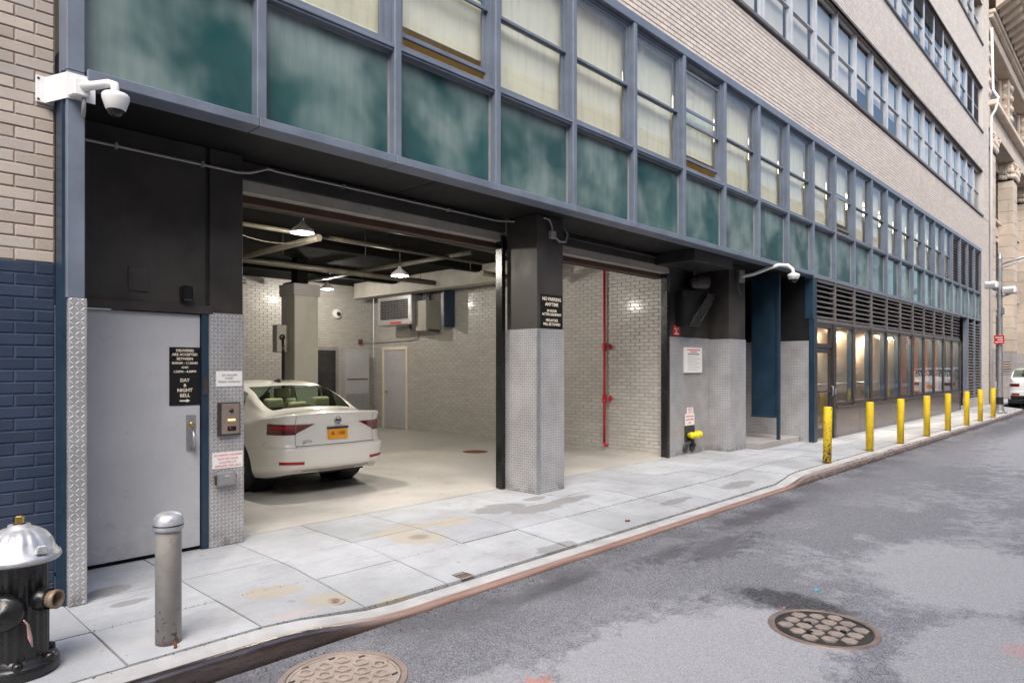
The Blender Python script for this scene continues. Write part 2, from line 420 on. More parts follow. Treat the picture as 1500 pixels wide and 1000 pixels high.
win_me.box(.0, W0, -.015, .13, 4.775, 4.84); win_me.box(-.0, W0, -.03, .02, 4.80, 4.825)
win_me = win_me.mesh('window', 'blue_paint', bevel=.003)
sash_u = wframe(W0 - .1, 5.70, 6.57, .035, .04, .075).mesh('sash', 'blue_paint', bevel=.003)
sash_l = wframe(W0 - .1, 4.89, 5.74, .045, .08, .115).mesh('sash', 'blue_paint', bevel=.003)
pane_u = MB().box(.035, W0 - .135, .055, .060, 5.735, 6.535).mesh('pane', 'pane_glass')
pane_l = MB().box(.045, W0 - .145, .096, .101, 4.935, 5.695).mesh('pane', 'pane_glass')
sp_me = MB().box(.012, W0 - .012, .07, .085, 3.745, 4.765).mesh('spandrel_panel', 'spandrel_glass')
seal_me = wframe(W0, 3.736, 4.775, .014, .055, .09).mesh('sealant', 'conduit_grey')
def blind_mesh(z0, tilt, w):
    m = MB(); z = 6.53; dz = .024
    while z > z0:
        c, s_ = math.cos(tilt) * .0165, -math.sin(tilt) * .0165
        m.add([(-.03, .19 - c, z + s_), (w + .03, .19 - c, z + s_), (w + .03, .19 + c, z - s_), (-.03, .19 + c, z - s_),
               (-.03, .19 - c, z + s_ - .0012), (w + .03, .19 - c, z + s_ - .0012), (w + .03, .19 + c, z - s_ - .0012), (-.03, .19 + c, z - s_ - .0012)],
              [(0, 1, 2, 3), (7, 6, 5, 4), (0, 4, 5, 1), (2, 6, 7, 3)]); z -= dz
    m.box(-.03, w + .03, .175, .205, 6.55, 6.6); m.box(-.03, w + .03, .18, .2, z0 - .02, z0)
    return m.mesh('blind', 'blind_cream')
blinds = [blind_mesh(4.95, 1.36, W0), blind_mesh(5.0, 1.28, W0), blind_mesh(4.98, 1.4, W0), blind_mesh(5.2, 1.34, W0)]
shade_me = MB().box(.05, W0 - .05, .18, .186, 4.95, 6.6).mesh('shade', 'shade_beige')
def louver_parts(root, w, z0, z1, n, mat, fr, y0=.03, y1=.14, single=True):
    """slats of a louvre between side posts, children of root; root already holds the frame"""
    h = (z1 - z0) / n
    def slat(zc): return [(0, y0, zc - h * .34), (w, y0, zc - h * .34), (w, y1, zc + h * .30), (0, y1, zc + h * .30),
                          (0, y0, zc - h * .34 + .016), (w, y0, zc - h * .34 + .016), (w, y1, zc + h * .30 + .016), (0, y1, zc + h * .30 + .016)]
    fs = [(0, 1, 2, 3), (7, 6, 5, 4), (0, 4, 5, 1), (2, 6, 7, 3), (1, 5, 6, 2), (0, 3, 7, 4)]
    key = ('sl', round(w, 3), round(h, 4), mat)
    if single:
        if key not in BRICKS: BRICKS[key] = MB().add(slat(0), fs).mesh('slat', mat)
        for i in range(n): put('slat', BRICKS[key], root, (0, 0, z0 + (i + .5) * h))
    else:
        m = MB()
        for i in range(n): m.add(slat(z0 + (i + .5) * h), fs)
        put('slat', m.mesh('slat', mat), root, kind='stuff')
for k in range(24):
    L0 = (MX(k) + .042 - BB[0], 0, 0) if k else (.12, 0, 0)
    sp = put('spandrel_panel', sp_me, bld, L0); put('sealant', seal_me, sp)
    if k < 20:
        w = put('window', win_me, bld, L0)
        gap = {2: .12, 6: .15, 11: .10, 19: .13}.get(k, 0)
        put('sash', sash_u, w, (.05, 0, -.10 if k == 6 else 0)); put('sash', sash_l, w, (.05, 0, gap))
        put('pane', pane_u, w, (.05, 0, -.10 if k == 6 else 0)); put('pane', pane_l, w, (.05, 0, gap))
        if k in (12, 13, 14): put('shade', shade_me, w)
        else: put('blind', blinds[(k * 7) % 3] if k not in (2, 6, 11, 19) else blinds[3], w, kind='stuff')
    else:
        w = put('louver_window', win_me, bld, L0)
        louver_parts(w, W0, 4.9, 6.58, 16, 'louver_tan', None, single=False)
        put('backing', MB().box(0, W0, .16, .17, 4.85, 6.6).mesh('backing', 'dark_void'), w)
# ---- storeys above: aluminium sashes in strips, stone sill, shallow lintel
wa = wframe(P - .10, 0, 1.90, .035, .12, .20, .95).mesh('window', 'alu_frame', bevel=.003)
pa_u = MB().box(.05, P - .15, .15, .155, .985, 1.85).mesh('pane', 'upper_glass')
pa_l = MB().box(.05, P - .15, .165, .17, .05, .915).mesh('pane', 'upper_glass')
mu_me = MB().box(-.038, .038, .09, .21, 0, 1.9).mesh('mullion', 'alu_frame', bevel=.004)
sh1 = MB().box(.04, P - .14, .26, .266, .02, 1.88).mesh('shade', 'shade_beige')
sh2 = MB().box(.04, P - .14, .26, .266, .75, 1.88).mesh('shade', 'shade_beige')
rs = random.Random(4)
for z0, k0, louv in ((8.30, 6, ()), (11.94, 12, (22, 23)), (15.76, 18, ())):
    bx('sill', 'louver_bronze', bld, 1.3, 35.5, FY - .05, FY + .3, z0 - .075, z0 - .002, .006)
    bx('lintel', 'louver_bronze', bld, 1.3, 35.5, FY - .012, FY + .05, z0 + 1.90, z0 + 1.955, .004)
    bx('backing', 'dark_void', bld, 1.3, 35.5, FY + .33, FY + .37, z0, z0 + 1.95, 0)
    for k in range(k0, 24):
        o = (MX(k) + .55 - BB[0], 0, z0)
        put('mullion', mu_me, bld, (o[0] - .05, 0, z0))
        if k in louv:
            w = put('louver_window', wa, bld, o); louver_parts(w, P - .10, .05, 1.85, 20, 'louver_bronze', None, .13, .2, single=False)
        else:
            w = put('window', wa, bld, o); put('pane', pa_u, w); put('pane', pa_l, w)
            put('shade', sh1 if rs.random() < .6 else sh2, w)
            if z0 > 11 and k in (15, 16, 17, 18):
                louver_parts(w, P - .10, 1.3, 1.87, 7, 'louver_bronze', None, .10, .145, single=False)
# ---- steel column at the left end, treadplate foot
bx('steel_column', 'blue_paint', bld, 1.225, 1.335, FY - .045, FY + .17, 2.13, 3.70, .005)
bx('steel_column', 'blue_paint', bld, 1.225, 1.335, FY - .045, FY + .17, 3.703, 6.62, .005)
bx('steel_column', 'blue_deep', bld, 1.206, 1.3, FY + .0, FY + .17, 0, 3.7, 0)
bx('tread_plate', 'tread_plate', bld, 1.235, 1.345, FY - .055, FY + .16, 0.0, 2.13, .004)
# ---- soffit, freight door wall
x = 1.36
for x1 in (4.7, 7.1, 9.5, 11.9, 13.5, 15.19):
    bx('soffit_panel', 'soffit_black', bld, x, x1 - .012, FY + .02, 7.2, 3.66, 3.70, .003); x = x1
bx('soffit_box', 'black_paint', bld, 10.35, 11.75, 5.62, 6.40, 3.46, 3.655)
bx('wall', 'black_wall', bld, 1.30, 2.50, 6.26, 6.5, 2.20, 3.655, .003)
bx('wall_seam', 'black_paint', bld, 2.50, 2.535, 6.275, 6.5, 0, 3.655, 0)
bx('access_plate', 'black_wall', bld, 1.86, 2.02, 6.248, 6.262, 2.30, 2.50, .002)
bx('pier', 'black_wall', bld, 2.535, 2.845, 6.25, 6.75, 2.152, 3.655, .005)
pl = bx('tread_plate', 'tread_plate', bld, 2.525, 2.85, 6.238, 6.76, 0, 2.15, .004)
df = MB().box(1.30, 2.56, 6.235, 6.262, 2.135, 2.21).build('door_frame', 'bronze_frame', bld, .003)
bx('door_frame', 'blue_deep', bld, 2.462, 2.524, 6.245, 6.32, 0.0, 2.134, .004)
dr = bx('steel_door', 'door_grey', bld, 1.32, 2.455, 6.268, 6.32, .035, 2.128, .003)
hd = bx('handle_plate', 'steel_grey', dr, 2.335, 2.415, 6.258, 6.268, .90, 1.225, .003)
MB().tube([(2.375, 6.25, 1.08), (2.375, 6.20, 1.06), (2.375, 6.195, 1.0), (2.375, 6.20, .945), (2.375, 6.25, .925)], .015).build('pull_handle', 'steel_grey', dr)
MB().lathe([(0, -.022), (.02, -.022), (.024, -.01), (.024, .005)], (2.378, 6.262, 1.14), 'y', 20).build('lock_cylinder', 'brass', dr)
bx('threshold', 'dark_void', bld, 1.32, 2.46, 6.30, 6.5, 0, .035, 0)
bx('latch_plate', 'bronze_frame', bld, 2.47, 2.515, 6.236, 6.244, 1.40, 1.56, .002)
bx('lamp_housing', 'black_gloss', bld, 2.27, 2.36, 6.17, 6.26, 2.24, 2.37, .012)
paint('shutter_brown', (.055, .024, .016), .6, var=.3)
# ---- garage openings: header, shutter rolls, guides, pillars
for x0, x1 in ((2.85, 6.56), (7.1, 10.88)):
    bx('header', 'black_wall', bld, x0, x1, 6.40, 6.62, 3.48, 3.655, .004)
    MB().prism([(6.41, 3.36), (6.72, 3.36), (6.72, 3.60), (6.66, 3.60), (6.66, 3.477), (6.41, 3.477)], 0, x0 + .02, x1 - .02).build('shutter_lintel', 'beam_cream', bld, .004)
    bx('shutter_bar', 'shutter_brown', bld, x0 + .02, x1 - .02, 6.54, 6.68, 3.285, 3.358, .004)
    for s in range(4): bx('shutter_slat', 'metal_dark', bld, x0 + .03, x1 - .03, 6.685, 6.705, 3.28 + s * .018, 3.294 + s * .018, .002)
bx('shutter_guide', 'black_gloss', bld, 6.475, 6.545, 6.38, 6.50, 0, 3.44, .004)
bx('shutter_guide', 'black_gloss', bld, 10.80, 10.895, 6.42, 6.55, 0, 3.40, .004)
bx('shutter_guide', 'black_gloss', bld, 7.09, 7.13, 6.38, 6.50, 0, 3.44, .004)
bx('shutter_guide', 'beam_cream', bld, 2.846, 2.875, 6.50, 6.60, 0, 3.44, .003)
def pillar(x0, x1, y0, y1, h):
    p = bx('pillar', 'black_wall', bld, x0, x1, y0, y1, h, 3.658, .006)
    bx('tread_plate', 'tread_plate', p, x0 - .012, x1 + .012, y0 - .012, y1 + .012, 0.0, h - .001, .004)
pillar(6.56, 7.09, 5.82, 6.37, 2.16); pillar(12.45, 13.15, 6.02, 6.9, 2.21)
bx('corner_strip', 'steel_grey', bld, 6.532, 6.60, 5.796, 5.806, 0, 2.155, .002)
bx('wall', 'black_wall', bld, 10.90, 12.46, 6.46, 6.552, 2.225, 3.655, .004)
bx('tread_plate', 'tread_plate', bld, 10.90, 12.45, 6.445, 6.552, 0.0, 2.222, .004)
bx('corner_strip', 'beam_cream', bld, 10.885, 10.94, 6.432, 6.443, 0, 2.22, .002)
# ---- louvred recess beyond the second pillar
bx('wall', 'black_paint', bld, 13.15, 15.25, 7.2, 7.35, 0, 3.655)
bx('tread_plate', 'tread_plate', bld, 13.15, 15.25, 7.15, 7.198, .1, .74)
rl = bx('louver', 'black_paint', bld, 13.2, 15.2, 7.17, 7.19, .76, 3.6)
for i in range(27): bx('slat', 'black_gloss', rl, 13.2, 15.2, 7.07, 7.165, .80 + i * .104, .83 + i * .104, .003)
pt = bx('partition', 'blue_deep', bld, 14.20, 14.225, 5.80, 6.36, .58, 3.65, .003)
bx('partition_post', 'blue_deep', pt, 14.17, 14.235, 5.735, 5.80, .12, 3.65, .004)
bx('partition_rail', 'blue_deep', pt, 14.165, 14.198, 5.80, 6.36, .58, .62, .003)
for i in range(5): MB().ball((14.197, 5.88 + i * .1, .98), .008, 4).build('rivet', 'blue_deep', pt)
MB().prism([(5.73, 0.002), (7.15, 0.002), (7.15, .12), (5.73, .12)], 0, 13.16, 15.24).build('platform', 'limestone_grey', bld, .006)
bx('wall', 'soffit_black', bld, 15.262, 15.4, 5.52, 7.3, 2.24, 3.655)
bx('tread_plate', 'tread_plate', bld, 15.25, 15.4, 5.52, 7.3, 0.0, 2.238)
# ---- storefront
bx('frame_post', 'blue_deep', bld, 15.24, 15.36, FY - .05, FY + .07, 0, 2.72, .006)
bx('frame_post', 'bronze_frame', bld, 15.362, 15.48, FY - .035, FY + .16, 0, 2.66, .005)
bx('frame_post', 'blue_deep', bld, 15.24, 15.48, FY - .02, FY + .16, 2.722, 3.63, .005)
sd_ = MB().box(15.48, 15.60, FY + .02, FY + .07, .05, 2.10).box(16.44, 16.56, FY + .02, FY + .07, .05, 2.10).box(15.60, 16.44, FY + .02, FY + .07, .05, .27).box(15.60, 16.44, FY + .02, FY + .07, 1.98, 2.10)
sdo = sd_.build('glass_door', 'bronze_frame', bld, .004)
bx('pane', 'store_glass', sdo, 15.60, 16.44, FY + .04, FY + .046, .27, 1.98, 0)
bx('push_bar', 'bronze_frame', sdo, 15.62, 16.42, FY - .01, FY + .02, 1.08, 1.12, .006)
MB().tube([(16.40, FY - .01, .98), (16.40, FY - .06, 1.0), (16.40, FY - .06, 1.2), (16.40, FY - .01, 1.22)], .012).build('pull_handle', 'steel_grey', sdo)
tr_ = MB().box(15.48, 16.56, FY, FY + .1, 2.10, 2.19).box(15.48, 16.56, FY, FY + .1, 2.55, 2.66).box(15.48, 15.56, FY, FY + .1, 2.19, 2.55).box(16.48, 16.56, FY, FY + .1, 2.19, 2.55).build('transom', 'bronze_frame', bld, .004)
bx('pane', 'store_glass', tr_, 15.56, 16.48, FY + .04, FY + .046, 2.19, 2.55, 0)
bx('frame_post', 'bronze_frame', bld, 16.56, 16.72, FY - .03, FY + .12, 0, 2.66, .005)
bx('card_reader', 'blue_paint', bld, 16.58, 16.66, FY - .055, FY - .031, 1.02, 1.16, .006)
SX = [MX(k) for k in range(11, 22)]
for k in range(11):
    x0, x1 = (MX(k + 10) + (.26 if k == 0 else .03)), MX(k + 11) - .03
    f = bx('louver_rail', 'louver_bronze', bld, x0, x1, FY - .01, FY + .12, 2.66, 2.74, .003); bx('louver_rail', 'louver_bronze', bld, x0, x1, FY - .01, FY + .12, 3.56, 3.628, .003)
    fx_ = f; h = .82 / 7
    for i in range(7):
        zc = 2.745 + (i + .5) * h
        MB().prism([(FY + .0, zc - .04), (FY + .11, zc + .032), (FY + .11, zc + .048), (FY + .0, zc - .022)], 0, x0, x1).build('slat', 'louver_bronze', fx_)
    bx('backing', 'dark_void', fx_, x0, x1, FY + .121, FY + .14, 2.66, 3.63, 0)
    if k: bx('mullion', 'louver_bronze', bld, MX(k + 10) - .028, MX(k + 10) + .028, FY - .03, FY + .12, 2.66, 3.628, .004)
for i in range(10):
    x0, x1 = SX[i] + (.10 if i == 0 else .05), SX[i + 1] - .05
    w = MB().box(x0, x1, FY + .0, FY + .09, .76, .83).box(x0, x1, FY, FY + .09, 2.60, 2.66).box(x0, x0 + .02, FY, FY + .09, .83, 2.60).build('shop_window', 'bronze_frame', bld, .004)
    bx('jamb', 'blue_deep', w, x1 - .05, x1, FY + .02, FY + .13, .83, 2.60, .003)
    bx('pane', 'store_glass', w, x0 + .02, x1, FY + .010, FY + .016, .83, 2.60, 0)
    if i: bx('mullion', 'bronze_frame', bld, SX[i] - .05, SX[i] + .05, FY - .025, FY + .15, .74, 2.66, .005)
bx('mullion', 'bronze_frame', bld, SX[10] - .05, SX[10] + .06, FY - .025, FY + .2, .0, 2.66, .005)
bx('sill', 'bronze_frame', bld, 16.722, SX[10] + .05, FY - .06, FY + .09, .69, .74, .006)
for i in range(8):
    a = 16.722 + i * (SX[10] - 16.78) / 8; b_ = a + (SX[10] - 16.78) / 8
    bx('granite_slab', 'granite', bld, a + .003, b_ - .003, FY - .012, FY + .15, 0.0, .688, .003)
# dark doorway and tall blue louvres at the far end
bx('doorway', 'dark_void', bld, SX[10] + .06, MX(22) - .05, FY + .5, FY + .55, 0, 2.66, 0)
bx('side_wall', 'black_gloss', bld, MX(22) - .10, MX(22) - .05, FY + .14, FY + .5, 0, 2.66, 0)
bx('step', 'limestone_grey', bld, SX[10] + .06, MX(22) - .05, FY + .1, FY + .5, 0.0, .12)
for k in (22, 23):
    x0, x1 = MX(k) + .05, MX(k + 1) - .05
    f = bx('tall_louver', 'dark_void', bld, x0, x1, FY + .12, FY + .14, .42, 3.62, 0)
    for i in range(26):
        zc = .5 + i * .118
        MB().prism([(FY + .0, zc - .035), (FY + .10, zc + .03), (FY + .10, zc + .045), (FY + .0, zc - .018)], 0, x0, x1).build('slat', 'louver_tan', f)
for k in (22, 23, 24): bx('mullion', 'blue_paint', bld, MX(k) - .05, MX(k) + .05, FY - .04, FY + .14, .40, 3.63, .005)
bx('granite_slab', 'limestone_grey', bld, MX(22) - .05, 35.03, FY - .01, FY + .2, 0, .40, .005)
bx('lobby_light_stop', 'dark_void', bld, 15.49, 31, FY + .142, FY + .158, 2.66, 3.63, 0)  # unseen dark board, added to block lobby light leaking through the louvres
# lobby behind the shop windows
bx('lobby_floor', 'granite', bld, 15.4, 31, FY + .16, 9.5, 0.0, .05, 0)
bx('lobby_wall', 'facade_tan', bld, 15.4, 31, 9.4, 9.55, .05, 3.3, 0)
bx('lobby_wall', 'facade_tan', bld, 15.41, 15.5, 5.7, 9.4, .05, 3.3, 0); bx('lobby_wall', 'facade_red', bld, 31, 31.1, 5.7, 9.5, .05, 3.3, 0)
bx('lobby_ceiling', 'sign_white', bld, 15.4, 31, FY + .16, 9.5, 3.0, 3.1, 0)
for i in range(7): bx('ceiling_light', 'lobby_light', bld, 16.4 + i * 2.1, 17.2 + i * 2.1, 5.72, 5.95, 2.96, 2.995, 0)
# ================================================================== GARAGE
GX, GY, GZ = 10.9, 15.78, 3.86
gar = thing('parking_garage', 'white glazed brick garage interior with dark ceiling behind the open shutters', 'garage', (6.8, 6.7, 0))
fl = struct(bx('garage_floor', None or 'beam_cream', None, 1.9, GX + .1, 6.44, GY + .1, -.2, .006, 0))
def gfloor():
    g = G('garage_concrete'); n = g.noise(.8, 7, .7)
    c = g.mix(g.ramp(n, .3, .7), (.41, .395, .37), (.55, .53, .495))
    c = g.mix(g.ramp(g.noise(2.3, 6, .75, None, .4), .56, .74, 0, .5), c, (.25, .22, .185))
    c = g.mix(g.ramp(g.noise(60, 3), .62, .75, 0, .35), c, (.2, .17, .14))
    g.set(c, g.ramp(n, .3, .7, .35, .6)); g.bump(g.noise(30, 4), .12, .006); return g.mat
fl.data.materials.clear(); fl.data.materials.append(gfloor())
sw = bx('side_wall', 'mortar_cream', gar, GX + .012, GX + .3, 6.56, GY, 0, GZ, 0)
door_y = (14.28, 15.26)
brickwork(sw, 'X', GX, 6.56, GY, 0, GZ, .205, .0685, [(9, 'brick_white')], lambda u, z: u < 7.72 and z < 3.45, holes=[(door_y[0] - .07, door_y[1] + .07, -1, 2.2)], joint=.007, depth=.02)
bw = bx('back_wall', 'mortar_cream', gar, 1.9, GX, GY + .012, GY + .3, 0, GZ, 0)
brickwork(bw, 'Y', GY, 1.9, GX, 0, GZ, .205, .0685, [(9, 'brick_white')], lambda u, z: False, holes=[(8.6, 9.78, -1, 2.16)], joint=.007, depth=.02)
bx('side_wall', 'brick_white', gar, 1.8, 1.9, 6.5, GY + .3, 0, GZ, 0)
bx('ceiling', 'ceiling_black', gar, 1.8, GX + .3, 6.63, GY + .3, GZ, GZ + .035, 0)
bx('front_wall', 'black_paint', gar, 1.85, 2.84, 6.55, 6.7, 0, GZ, 0)
# doors
d = bx('door', 'door_grey', gar, GX + .0, GX + .01, door_y[0], door_y[1], .02, 2.12, .002)
for a, b_, z0, z1 in ((door_y[0] - .07, door_y[0], 0, 2.12), (door_y[1], door_y[1] + .07, 0, 2.12), (door_y[0] - .07, door_y[1] + .07, 2.12, 2.2)):
    bx('door_frame', 'shade_beige', d, GX - .03, GX + .011, a, b_, z0, z1, .003)
MB().ball((GX - .05, 15.12, 1.0), .032, 8).build('knob', 'brass', d)
bx('doorway', 'black_paint', gar, 8.62, 9.70, GY + .008, GY + .012, 0, 2.13, 0)
bx('door_frame', 'conduit_grey', gar, 9.70, 9.78, GY - .03, GY + .02, 0, 2.16, .004)
bx('door_frame', 'conduit_grey', gar, 8.62, 9.70, GY - .03, GY + .02, 2.10, 2.16, .004)
bx('door', 'metal_dark', gar, 9.0, 9.68, GY - .01, GY + .006, .02, 2.09, .002)
cb = bx('cabinet', 'door_grey', gar, 9.86, 10.60, GY - .24, GY - .004, .02, 2.12, .004)
bx('kick_plate', 'steel_grey', cb, 9.88, 10.57, GY - .246, GY - .241, .05, .95, .002)
bx('scuff_rail', 'rust', cb, 9.9, 10.55, GY - .249, GY - .247, 1.32, 1.35, .001)
# concrete column with a worn cap, beams
co = bx('column', 'column_paint', gar, 6.64, 7.16, 12.3, 12.85, 0, 3.30, .012)
bx('column_cap', 'limestone_grey', co, 6.61, 7.19, 12.27, 12.88, 3.08, 3.32, .01)
bx('column_stub', 'ceiling_black', co, 6.78, 7.02, 12.45, 12.7, 3.32, GZ, .005)
bx('beam', 'beam_cream', gar, 9.96, 10.2, 8.9, 15.3, 3.48, GZ, .006)
bx('beam_flange', 'beam_cream', gar, 9.90, 10.26, 8.9, 15.3, 3.455, 3.479, .004)
for y in (8.2, 10.4, 13.4): bx('beam', 'ceiling_black', gar, 1.9, 9.95, y, y + .22, 3.70, GZ, .005)
bx('duct', 'blue_deep', gar, 10.5, 10.85, 12.3, 12.42, 2.62, 3.5, .01)
# suspended pipes, each its own run
def run(pts, r=.045, mat='pipe_cream', name='pipe'):
    return MB().tube(pts, r, 12).build(name, mat, gar)
run([(3.2, 9.2, 3.66), (8.8, 9.2, 3.62)], .035); run([(4.0, 11.6, 3.55), (9.6, 11.55, 3.52)], .055)
run([(8.6, 9.0, 3.40), (9.75, 9.0, 3.38)], .05); 
run([(5.2, 8.9, 3.56), (5.2, 15.2, 3.58)], .05); run([(8.0, 8.6, 3.66), (8.0, 15.3, 3.66)], .045)
run([(3.4, 12.6, 3.45), (6.5, 14.2, 3.5)], .05); run([(5.9, 7.6, 3.56), (9.2, 7.7, 3.5)], .055, 'metal_dark')
for px, py in ((3.5, 9.2), (6.2, 9.2), (8.5, 9.2), (4.6, 11.6), (9.2, 11.55), (9.6, 9.0), (5.2, 10), (5.2, 13), (8.0, 12)):
    MB().tube([(px, py, 3.45), (px, py, GZ)], .006, 6).build('hanger', 'metal_dark', gar)
MB().tube([(3.9 + i * .12, 9.26, 3.58 - .12 * math.sin(math.pi * i / 12)) for i in range(13)], .006, 6).build('cable', 'pipe_cream', gar)
# lamps
def lamp(loc, label, w):
    t = thing('ceiling_lamp', label, 'lamp', loc, 'glowing lamps under the garage ceiling')
    MB().lathe([(0, .07), (.03, .07), (.035, .03), (.15, -.06), (.155, -.10), (.148, -.098), (.14, -.06), (.03, .02)], loc, 'z', 24).build('lamp_base', 'sign_white', t)
    MB().ball((loc[0], loc[1], loc[2] - .075), .075, 8, (1, 1, .62)).build('bulb', 'bulb', t)
    MB().tube([(loc[0], loc[1], loc[2] + .07), (loc[0], loc[1], GZ)], .012, 8).build('stem', 'metal_dark', t)
    l = bpy.data.lights.new('lamp_light', 'POINT'); l.energy = w; l.shadow_soft_size = .07; l.color = (1, .93, .83)
    o = bpy.data.objects.new('lamp_light', l); COL.objects.link(o); o.parent = t; o.location = (0, 0, -.13)
lamp((4.65, 8.4, 3.58), 'bright bulb lamp hanging over the white sedan by the shutter opening', 105)
lamp((8.62, 14.4, 3.63), 'small glowing lamp near the back wall above the dark doorway', 70)
lamp((7.2, 9.62, 3.36), 'glowing lamp beside the cream beam between the two shutter openings', 98)
# heater unit on the side wall
uh = thing('unit_heater', 'grey gas unit heater with a dark grille hung on the garage side wall', 'heater', (10.5, 13.9, 2.72))
MB().box(10.25, 10.86, 13.25, 14.65, 2.72, 3.46).build('casing', 'steel_grey', uh, .02)
bx('grille_recess', 'dark_void', uh, 10.243, 10.249, 13.38, 14.52, 2.86, 3.36, 0)
for i in range(11): bx('grille_bar', 'steel_grey', uh, 10.225, 10.242, 13.38, 14.52, 2.87 + i * .047, 2.878 + i * .047, .001)
for i in range(9): bx('grille_bar', 'metal_dark', uh, 10.228, 10.24, 13.44 + i * .13, 13.452 + i * .13, 2.86, 3.36, .001)
bx('warning_label', 'red_paint', uh, 10.242, 10.249, 13.65, 14.1, 2.755, 2.80, 0)
bx('lower_casing', 'beam_cream', uh, 10.40, 10.86, 12.85, 13.25, 2.55, 3.3, .01)
for i in range(3): MB().tube([(10.5, 12.88 + i * .08, 2.6), (10.5, 12.88 + i * .08, 3.8)], .02, 8).build('gas_pipe', 'steel_grey', uh)
MB().tube([(10.5, 13.6, 2.72), (10.5, 13.6, 2.62), (10.5, 13.55, 2.6), (10.5, 12.8, 2.56), (10.7, 12.7, 2.55)], .03, 10).build('gas_pipe', 'metal_dark', uh)
eb = thing('junction_box', 'small orange junction box with a conduit bending up to the heater', 'electrical box', (10.72, GY - .03, 2.3))
bx('box', 'rust', eb, 10.40, 10.50, GY - .07, GY - .003, 2.28, 2.42, .008)
MB().tube([(10.5, GY - .02, 2.33), (10.80, GY - .02, 2.33), (10.86, GY - .06, 2.33), (10.87, 15.5, 2.33), (10.87, 14.0, 2.36), (10.87, 13.75, 2.4), (10.87, 13.7, 2.72)], .012, 8).build('conduit', 'conduit_grey', eb)
dc = thing('security_camera', 'small white dome camera on the garage back wall', 'camera', (9.72, GY - .05, 3.1))
MB().lathe([(0, -.06), (.09, -.06), (.13, -.02), (.13, .05)], (9.72, GY - .05, 3.08), 'y', 24).build('housing', 'sign_white', dc)
MB().ball((9.72, GY - .12, 3.07), .055, 8).build('lens_dome', 'black_gloss', dc)
pb = thing('wall_phone_panel', 'cream panel with a black horn mounted beside the concrete column', 'panel', (6.5, 12.6, 1.9))
bx('panel', 'column_paint', pb, 6.40, 6.635, 12.55, 12.75, 1.95, 2.50, .01)
MB().lathe([(0, -.02), (.05, -.03), (.06, -.01), (.035, .03)], (6.5, 12.54, 2.25), 'y', 16).build('horn', 'black_gloss', pb)
MB().tube([(6.52, 12.56, 2.22), (6.53, 12.55, 2.0), (6.53, 12.55, 0.01)], .03, 8).build('cable', 'black_gloss', pb)
# red sprinkler riser
rp = thing('sprinkler_riser', 'red sprinkler riser pipe with two valves on the glazed brick wall', 'pipe', (GX - .07, 7.84, .12))
MB().tube([(GX - .07, 7.84, .16), (GX - .07, 7.84, GZ)], .026, 12).build('pipe', 'red_paint', rp)
MB().tube([(GX - .07, 7.84, .16), (GX - .07, 7.82, .125), (GX - .02, 7.82, .12), (GX, 7.82, .12)], .028, 12).build('elbow', 'red_paint', rp)
for z in (1.04, 2.05):
    v = MB().lathe([(.03, -.07), (.045, -.07), (.045, -.045), (.033, -.04), (.05, 0), (.033, .04), (.045, .045), (.045, .07), (.03, .07)], (GX - .07, 7.84, z), 'z', 16).build('valve', 'red_paint', rp)
    MB().tube([(GX - .07, 7.84, z), (GX - .07, 7.70, z)], .014, 8).build('valve_stem', 'red_paint', v)
    MB().lathe([(.0, -.008), (.055, -.008), (.06, 0), (.055, .008), (0, .008)], (GX - .07, 7.70, z), 'y', 16).build('handwheel', 'red_paint', v)
fd = tag(MB().lathe([(0, .012), (.22, .012), (.25, .007)], (9.0, 9.6, 0), 'z', 28, smooth=False).build('floor_drain', 'rust'), 'rusty round drain cover set in the garage floor', 'drain')
